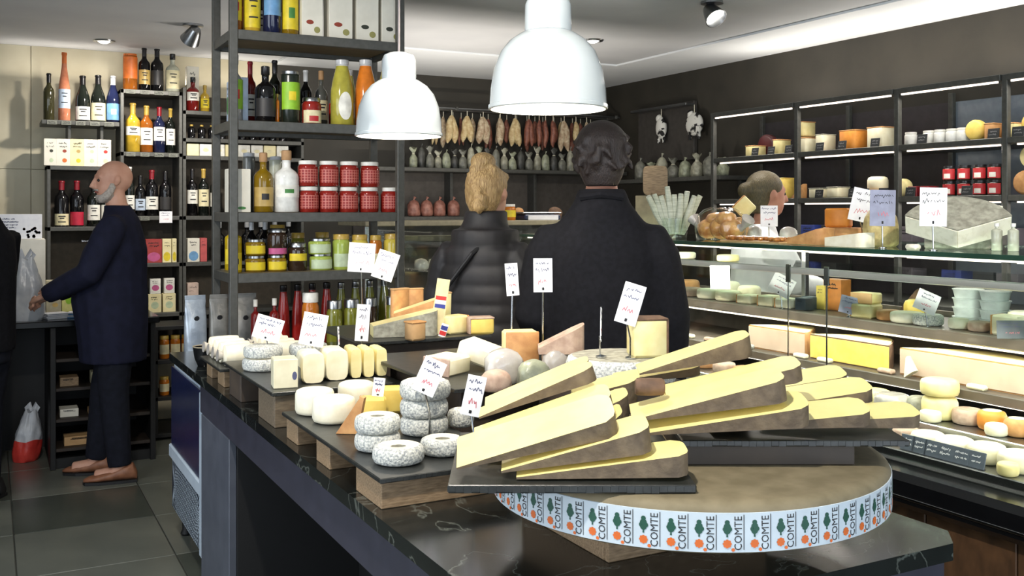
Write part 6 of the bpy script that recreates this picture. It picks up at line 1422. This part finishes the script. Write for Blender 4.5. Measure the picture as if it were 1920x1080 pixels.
for i, (px, m_) in enumerate(((1500, 'goat'), (1545, 'goat'), (1660, 'pinkrind'), (1830, 'palewhite'), (1400, 'ash'), (1330, 'pinkrind'), (1290, 'palewhite'))):
    v, Y = onu(px, 2.94); block((2.945, v, ZM), .03, .07, .018, M[m_], M['tan'], ['thin white slice before the half wheel by the steel rod', 'thin white slice before the yellow half wheel', 'thin pinkish slice at the middle shelf edge', 'thin ivory slice before the largest half wheel', 'grey slice on the middle shelf by the comte pile', 'pinkish slice on the middle shelf by the black coat', 'ivory slice on the middle shelf by the black coat'][i], 'thin slices at the middle shelf edge', sides=())
wv, Y = onu(1708, 2.93); wedge(Vector((2.93, wv + .03, ZM + .001)), .05, .06, .03, .6, 0, -PI / 2, 'leaning cream slice between two half wheels', None, M['palewhite'], M['goat'], bulge=.005, camaligned=False)
# deck: soft cheeses
dk = [(1640, 2.84, .055, .045, 'pale', 2, 'pale round cheese beside the comte tray'), (1672, 2.80, .060, .05, 'film', 2, 'film-wrapped round cheese behind the comte tray'), (1762, 2.845, .058, .062, 'pale', 2, 'pale drum cheese, lower of two on the deck'), (1722, 2.84, .04, .05, 'greyrind', 2, 'small grey round cheese beside the drum'),
      (1860, 2.85, .044, .05, 'orange', 2, 'orange-rinded cheese at the back of the deck'), (1908, 2.84, .04, .045, 'tan', 2, 'tan washed-rind cheese at the back of the deck'), (1815, 2.86, .05, .04, 'pinkrind', 2, 'pinkish round cheese between orange cheese and drum'),
      (1745, 2.78, .035, .03, 'palewhite', 2, 'tiny ivory round cheese before the drum'), (1790, 2.675, .058, .042, 'goat', 1, 'white bloomy round cheese in the deck'), (1850, 2.68, .056, .045, 'palewhite', 1, 'flat ivory round cheese in the deck'), (1740, 2.68, .052, .04, 'goat', 1, 'white bloomy round cheese near the comte tray end'),
      (1912, 2.675, .06, .045, 'palewhite', 1, 'large ivory round cheese by the front glass'), (1700, 2.69, .045, .035, 'pinkrind', 1, 'small pinkish round cheese near the comte tray end'), (1890, 2.60, .03, .03, 'pale', 1, 'little yellowish cheese close to the front glass'), (1868, 2.79, .034, .03, 'goat', 2, 'little white cheese before the orange one'), (1990, 2.68, .055, .04, 'goat', 1, 'white round cheese past the large ivory one'), (1955, 2.85, .04, .045, 'orange', 2, 'orange cheese past the tan washed-rind one')]
for px, uu, r, h, m_, tier, lb in dk:
    v, Y = onu(px, uu); disc((uu, v, ZK if tier == 1 else ZK2), r, h * 1.25, M[m_], lb, 'round cheeses on the case deck', m2=M['goat'] if m_ in ('orange', 'tan') else None)
v, Y = onu(1762, 2.845); disc((2.845, v, ZK2 + .080), .062, .055, M['pale'], 'pale drum cheese, upper of two on the deck', 'round cheeses on the case deck')
q = random.Random(31)
for i in range(12):
    for uu, zz in ((2.675, ZK), (2.845, ZK2)):
        disc((uu, 2.98 + .135 * i, zz), q.uniform(.045, .058), q.uniform(.035, .06), M[q.choice(('goat', 'palewhite', 'pale', 'pinkrind', 'tan'))], 'round cheese on the deck stretch behind the comte pile', 'round cheeses on the deck behind the comte pile')
for i in range(6):
    for uu, zz in ((2.675, ZK), (2.845, ZK2)):
        disc((uu, .80 + .135 * i, zz), q.uniform(.045, .058), q.uniform(.035, .06), M[q.choice(('goat', 'palewhite', 'pale', 'orange', 'tan'))], 'round cheese on the deck near the end of the glass case', 'round cheeses at the end of the case deck')
for i, px in enumerate((1700, 1722, 1745, 1772, 1800, 1830)):
    v, Y = onu(px, 2.585); t = thing('price_plate', 'dark slate price plate along the front glass of the case', 'price tag', (2.585, v, ZK + .0006), -PI / 2 + .05, 'slate price plates along the glass', rot=(-.25, 0, -PI / 2))
    MB().box(-.027, .027, -.002, .002, 0, .05, .001).build('plate', col('slate_plate', (96, 104, 116), .4), t, None)
    k = MB(); scribble(k, -.022, .022, .012, .042, 2, -.0026, px, .002); k.build('handwriting', M['paper'], t, None)
    MB().box(-.024, .024, .0, .02, 0, .003).build('foot', M['black'], t, None)

# ------------------------------------------------------------------ cheese rack on the dark wall
def rk_(px, uu=RU + .13): v, Y = onu(px, uu); return uu, v, Y
def rblock(px, z, w, h, m_, mr, lb, grp=None, sides=('z1',), uu=RU + .13, dz=0.):
    u, v, Y = rk_(px, uu); block((u, v, z + dz), .11, mm(w, Y) * .8, mm(h, Y), M[m_], M[mr], lb, grp, sides=sides)
R1, R2 = RZ[0], RZ[1]
G2 = 'cheese blocks on the upper rack shelf'
rblock(1417, R1, 30, 20, 'pale', 'tan', 'low pale block at the far end of the upper rack shelf', G2)
u, v, Y = rk_(1440, RU + .22); disc((u - .03, v, R1 + .077), .075, .06, col('dark_wax', (84, 30, 34), .4), 'dark red waxed wheel standing upright on the upper rack shelf', None, 'waxed_cheese', rot=(0, PI / 2, 0))
rblock(1466, R1, 20, 28, 'pale', 'tan', 'small pale block beside the dark red wheel', G2)
rblock(1512, R1, 34, 28, 'palewhite', 'tan', 'ivory block under another block on the upper rack shelf', G2); rblock(1510, R1, 26, 27, 'pale', 'tan', 'pale block stacked on the ivory block of the rack', G2, dz=.104)
rblock(1548, R1, 26, 32, 'palewhite', 'greyrind', 'ivory block with grey top near the dark tag', G2)
rblock(1600, R1, 48, 36, 'orange', 'tan', 'wide orange-yellow block on the upper rack shelf', G2); rblock(1652, R1, 46, 38, 'palewhite', 'tan', 'wide ivory block on the upper rack shelf', G2)
for i, px in enumerate((1708, 1742, 1763, 1786, 1806)):
    u, v, Y = rk_(px); jar(u, v, R1, .075, .034, 'white', 'lidw', None, 'white yoghurt pot on the upper rack shelf', 'white yoghurt pots', name='yoghurt_pot', turn=-PI / 2)
u, v, Y = rk_(1832); disc((u - .03, v, R1 + .056), .054, .05, M['yellow'], 'round yellow cheese standing on edge in the rack', None, 'cheese', rot=(0, PI / 2, 0))
rblock(1867, R1, 26, 30, 'tan', 'tan', 'beige block beside the round yellow cheese', G2); rblock(1905, R1, 26, 28, 'pale', 'tan', 'pale block at the near end of the upper rack shelf', G2); u, v, Y = rk_(1935); disc((u, v, R1 + .066), .064, .05, M['yellow'], 'second round yellow cheese past the rack post', None, 'cheese', rot=(0, PI / 2, 0))
G3 = 'cheese blocks on the lower rack shelf'
rblock(1471, R2, 34, 38, 'yellow', 'yellow', 'square yellow block on the lower rack shelf', G3)
u, v, Y = rk_(1500); wedge(Vector((u - .05, v + .03, R2 + .001)), .10, .09, .05, 0, 0, -PI / 2, 'yellow triangular wedge on the lower rack shelf', None, M['yellow'], M['tan'], bulge=.01, camaligned=False)
rblock(1538, R2, 34, 18, 'palewhite', 'greyrind', 'low ivory block on the lower rack shelf', G3); rblock(1572, R2, 34, 20, 'palewhite', 'greyrind', 'low speckled ivory block on the lower rack shelf', G3)
rblock(1612, R2, 26, 14, 'palewhite', 'tan', 'flat ivory block under the drum shelf', G3)
u, v, Y = rk_(1646); disc((u, v, R2), .085, .032, M['tan'], 'flat tan wheel under a drum cheese in the rack', None, 'cheese'); disc((u, v, R2 + .034), .058, .085, M['palewhite'], 'ivory drum cheese on the flat tan wheel', None, 'cheese_drum')
u, v, Y = rk_(1693); disc((u - .02, v, R2 + .052), .05, .05, M['pale'], 'pale round cheese on edge by the rack post', None, 'cheese', rot=(0, PI / 2, 0))
for i, px in enumerate((1722, 1745)): u, v, Y = rk_(px); carton(u - .05, v, R2, .06, .08, .055, col('dark_red_box', (130, 30, 36), .4), 'small dark red box on the lower rack shelf', 'small dark red boxes', seed=i, turn=-PI / 2)
jp = None; jhh = .080
for rowk in (0, 1):
    for px in (1781, 1809, 1838, 1866):
        u, v, Y = rk_(px)
        if jp is None:
            jp = jar(u, v, R2, jhh, .035, 'dkjar', 'foil', 'red', 'red-labelled jar in the lower row of the rack stack', 'red-labelled jars in the rack', lr=(.10, .78), turn=-PI / 2 + .2, band='white')
        else: dup(jp, (u, v, R2 + .0006 + rowk * (jhh + .001)), label='red-labelled jar in the lower row of the rack stack' if rowk == 0 else 'red-labelled jar in the upper row of the rack stack')
for i, (px, z) in enumerate(((1912, R2 + .062), (1925, R2 + .19))): u, v, Y = rk_(px + 6); disc((u, v, z), .06, .05, M['tan' if i == 0 else 'pale'], ['tan round cheese on edge past the rack post', 'pale round cheese leaning above the tan one'][i], None, 'cheese', rot=(0, PI / 2, 0))
for row_, pxs in ((R1, (1415, 1445, 1478, 1536, 1578, 1640, 1728, 1862, 1908)), (R2, (1535, 1598, 1620, 1655, 1706, 1812))):
    for px in pxs:
        v, Y = onu(px, RU + .02); t = thing('slate_tag', 'small dark slate tag on the upper rack shelf edge' if row_ == R1 else 'small dark slate tag on the lower rack shelf edge', 'price tag', (RU + .02, v, row_ + .0006), -PI / 2, 'slate tags on the upper rack shelf' if row_ == R1 else 'slate tags on the lower rack shelf', rot=(-.15, 0, -PI / 2))
        MB().box(-.032, .032, -.002, .002, 0, .05, .001).build('plate', col('dark_tag', (52, 54, 56), .5), t, None)
        k = MB(); scribble(k, -.026, .026, .01, .042, 2, -.0026, px, .0025); k.build('handwriting', col('chalk', (150, 150, 150), .8), t, None)
        MB().box(-.025, .025, 0, .018, 0, .003).build('foot', M['black'], t, None)
# dark goods on the third shelf, seen above the case
for i, px in enumerate((1520, 1560, 1700, 1790, 1850, 1895)):
    u, v, Y = rk_(px); carton(u - .03, v, RZ[2], .12, .12, .13, [col('blue_box', (44, 60, 130), .4), M['black'], col('grey_box', (96, 90, 96), .5)][i % 3], ['blue box low on the rack behind the pale wedge', 'black box low on the rack behind the ivory wedge', 'grey box low on the rack behind the price cards', 'blue box low on the rack behind the blue cheese', 'black box low on the rack behind the blue cheese', 'grey box low on the rack past the blue cheese'][i], seed=i + 70, turn=-PI / 2)

# ------------------------------------------------------------------ hanging sausages and bagged goods at the back
def sausage(px, v, ztop, L_, r, m, label, grp, seed, twin=False):
    u, Y = onv(px, v); t = thing('hanging_sausage', label, 'sausage', (u, v, ztop), R.uniform(-.4, .4), grp); q = random.Random(seed)
    MB().tube([(0, 0, 0), (0, 0, -.05)], .003, 5).build('string', M['goat'], t)
    for s in ((-1, 1) if twin else (0,)):
        pts = [(s * r * (.15 + .95 * f) + .004 * math.sin(9 * f + seed), .004 * math.cos(7 * f), -.04 - L_ * f) for f in [i / 9 for i in range(10)]]
        MB().tube(pts, [r * g_ for g_ in (.25, .62, .85, .97, 1., 1., .97, .88, .62, .2)], 12).build('casing', m, t, 60)
sm = [pm('white_mould_casing', (206, 190, 160), (160, 132, 104), .7, scale=40, bump=.3), pm('red_brown_casing', (150, 96, 76), (110, 62, 50), .5, scale=40, bump=.3), pm('pale_casing', (214, 196, 150), (180, 150, 104), .6, scale=40, bump=.3)]
zr = 2.302; SVV = HV + .12
for i, (px, hp, w, k_, tw) in enumerate(((786, 55, 12, 0, False), (802, 50, 12, 1, False), (847, 62, 15, 2, True), (876, 58, 14, 2, True), (906, 60, 16, 0, True), (938, 62, 15, 0, False), (966, 62, 14, 2, True), (992, 60, 12, 1, True), (1011, 60, 10, 1, False), (1023, 62, 10, 1, False), (1037, 60, 11, 1, False), (1058, 68, 13, 0, True), (1080, 50, 12, 2, False), (1100, 45, 12, 0, False))):
    Y = onv(px, SVV)[1]; lbs = ['white-moulded sausage hanging from the rail', 'red-brown sausage hanging from the rail', 'pale cured sausage hanging from the rail']
    sausage(px, SVV, zr, mm(hp * .84, Y), mm(w, Y) / 2, sm[k_], ('pair of ' if tw else 'single ') + lbs[k_].replace('sausage', 'sausages' if tw else 'sausage'), 'cured sausages hanging from the rail', i, tw)
q = random.Random(21)
for i in range(22):
    px = 782 + i * 17 + q.uniform(-3, 3)
    if onv(px, HV + .25)[0] > 4.75: continue
    Y = onv(px, HV + .25)[1]; k_ = q.choice((0, 1, 1, 2)); tw = q.random() < .3
    sausage(px, HV + .25, zr, mm(q.uniform(34, 58), Y), mm(q.uniform(10, 14), Y) / 2 * (.7 if tw else 1), sm[k_], ('pair of ' if tw else 'single ') + ['white-moulded', 'red-brown', 'pale cured'][k_] + (' sausages' if tw else ' sausage') + ' on the rear hanging rail', 'cured sausages on the rear rail', 50 + i, tw)
q = random.Random(12)
for i in range(30):
    px = 775 + i * 15.5
    if px > 1150: continue
    u, Y = onv(px, HV + .08 + .05 * (i % 2)); h = mm(q.uniform(30, 44), Y); k_ = i % 4
    lump((u, HV + .08 + .05 * (i % 2), 1.835), (mm(16, Y) / 2, .026, h), (M['greenbag'], pm('dark_net_bag', (84, 84, 78), (50, 50, 48), .4, scale=30, bump=.5), pm('grey_net_bag', (130, 130, 118), (90, 90, 82), .4, scale=30, bump=.5), pm('pale_bag', (178, 176, 156), (130, 128, 112), .35, scale=30, bump=.5))[k_],
         ['grey-green bagged sausage on the charcuterie shelf', 'dark netted sausage on the charcuterie shelf', 'grey netted sausage on the charcuterie shelf', 'pale bagged sausage on the charcuterie shelf'][k_], 'sausage', 'bagged_sausage', 'bagged sausages on the charcuterie shelf', i, flare=i % 3 != 1)
ham = pm('pinkish_ham', (176, 124, 108), (128, 78, 66), .45, scale=26, bump=.4)
for i, px in enumerate((776, 800, 824, 850)):
    u, Y = onv(px, HV + .13); lump((u, HV + .13, 1.455), (.05, .05, .13), ham, 'round pinkish ham in net on the lower charcuterie shelf', 'ham', 'netted_ham', 'netted hams on the lower shelf', 40 + i)
# rear counter goods between the customers
bu = 1.9
def onb(px, dv=.12): u, Y = onv(px, BV + dv); return u, BV + dv, Y
for i, (px, w, h, m_, lb, nmx, ct) in enumerate(((950, .045, .085, ham, 'pinkish ham piece on the rear counter between the customers', 'ham_piece', 'ham'), (972, .04, .08, M['tan'], 'tan ham piece on the rear counter', 'ham_piece', 'ham'), (1040, .05, .085, M['brownrind'], 'dark ham piece on the rear counter', 'ham_piece', 'ham'))):
    u, v, Y = onb(px, .3); lump((u, v, BZ), (w, w * .8, h), m_, lb, ct, nmx, None, 60 + i, knot=False)
u, v, Y = onb(955, .08); jar(u, v, BZ - .16 + .16, .10, .04, 'honey', 'lidw', 'yellow', 'amber jar with yellow label on the rear counter')
u, v, Y = onb(1018, .05); t = thing('scale', 'dark blue weighing scale with white display on the rear counter', 'scale', (u, v, BZ + .0006), -.2)
MB().box(-.12, .12, 0, .22, 0, .035, .008).build('base', col('scale_blue', (44, 56, 84), .4), t, None); MB().box(-.13, .13, .01, .21, .04, .05, .004).build('pan', M['steel'], t, None); MB().box(-.10, .10, -.012, .0, -.0, .03, .003).build('display', M['paper'], t, None)
for x in (-.08, .08): MB().box(x - .01, x + .01, .06, .12, .035, .04).build('support', M['steel'], t, None)
for i, px in enumerate((945, 980, 1015)):
    u, v, Y = onb(px, .15); lump((u, v, 1.1406), (.05, .05, .08), (M['tan'], M['orange'], M['pinkrind'])[i], ['tan terrine inside the rear counter', 'orange terrine inside the rear counter', 'pinkish terrine inside the rear counter'][i], 'terrine', 'terrine', 'terrines in the rear counter', 80 + i, knot=False)
for i, px in enumerate((790, 815, 840)):
    u, v, Y = onb(px, .2); u = max(u, 1.97 + .1 * i); lump((u, v, 1.1406), (.045, .05, .07), M['film'], 'film-wrapped portion inside the rear counter', 'portion', 'wrapped_portion', 'film-wrapped portions in the rear counter', 90 + i, knot=False)
# grey plate with cow ornaments on the dark side wall
pv, Y = onu(1240, 4.88); t = thing('wall_panel', 'grey back panel with hanging cow ornaments on the dark wall', 'panel', (4.86, pv, 1.9), 0)
MB().box(0, .035, -.45, .30, 0, .46, .003).build('board', col('panel_grey', (70, 66, 62), .6), t, None); MB().box(-.08, .0, -.45, .30, .42, .44, .002).build('hanging_rail', M['steel'], t, None)
patch = pm('cow_hide', (232, 230, 222), (24, 22, 22), .7, scale=14, contrast=(.44, .47))
for px, w, h, lb in ((1240, .06, .20, 'slim black and white cow ornament hanging on the rail'), (1302, .10, .20, 'broad black and white cow ornament hanging on the rail')):
    v, Y = onu(px, 4.82); t = thing('cow_ornament', lb, 'ornament', (4.82, v, 2.30), 0)
    MB().tube([(0, 0, .02), (0, 0, -.04)], .003, 5).build('string', M['goat'], t)
    MB().ball((0, 0, -.13), (.035, w, .09), 16, 12).build('body', patch, t, 60); MB().ball((0, w * .5, -.05), (.025, .032, .035), 12, 8).build('head', patch, t, 60)
    for s in (-1, 1): MB().tube([(0, s * w * .5, -.19), (0, s * w * .6, -.25)], [.016, .012], 8).build('leg', patch, t)
v, Y = onu(1270, 4.6); t = thing('wall_shelf', 'dark corner shelf of bagged sausages under the cow ornaments', 'shelf', (4.55, v - .55, 1.72), 0)
MB().box(0, .33, 0, 1.3, 0, .03, .002).build('shelf_board', M['metal'], t, None)
for y in (.1, 1.15): MB().box(.28, .33, y, y + .03, -.18, 0, .002).build('bracket', M['metal'], t, None)
for i in range(8):
    lump((4.66, v - .45 + .145 * i, 1.75), (.045, .05, .13 + .02 * (i % 3)), (M['greenbag'], MATS['grey_net_bag'], MATS['pale_bag'])[i % 3], ['grey-green bag on the corner shelf', 'grey netted bag on the corner shelf', 'pale bag on the corner shelf'][i % 3], 'bag', 'goods_bag', 'bags on the corner shelf', 100 + i, flare=i % 2 == 0)
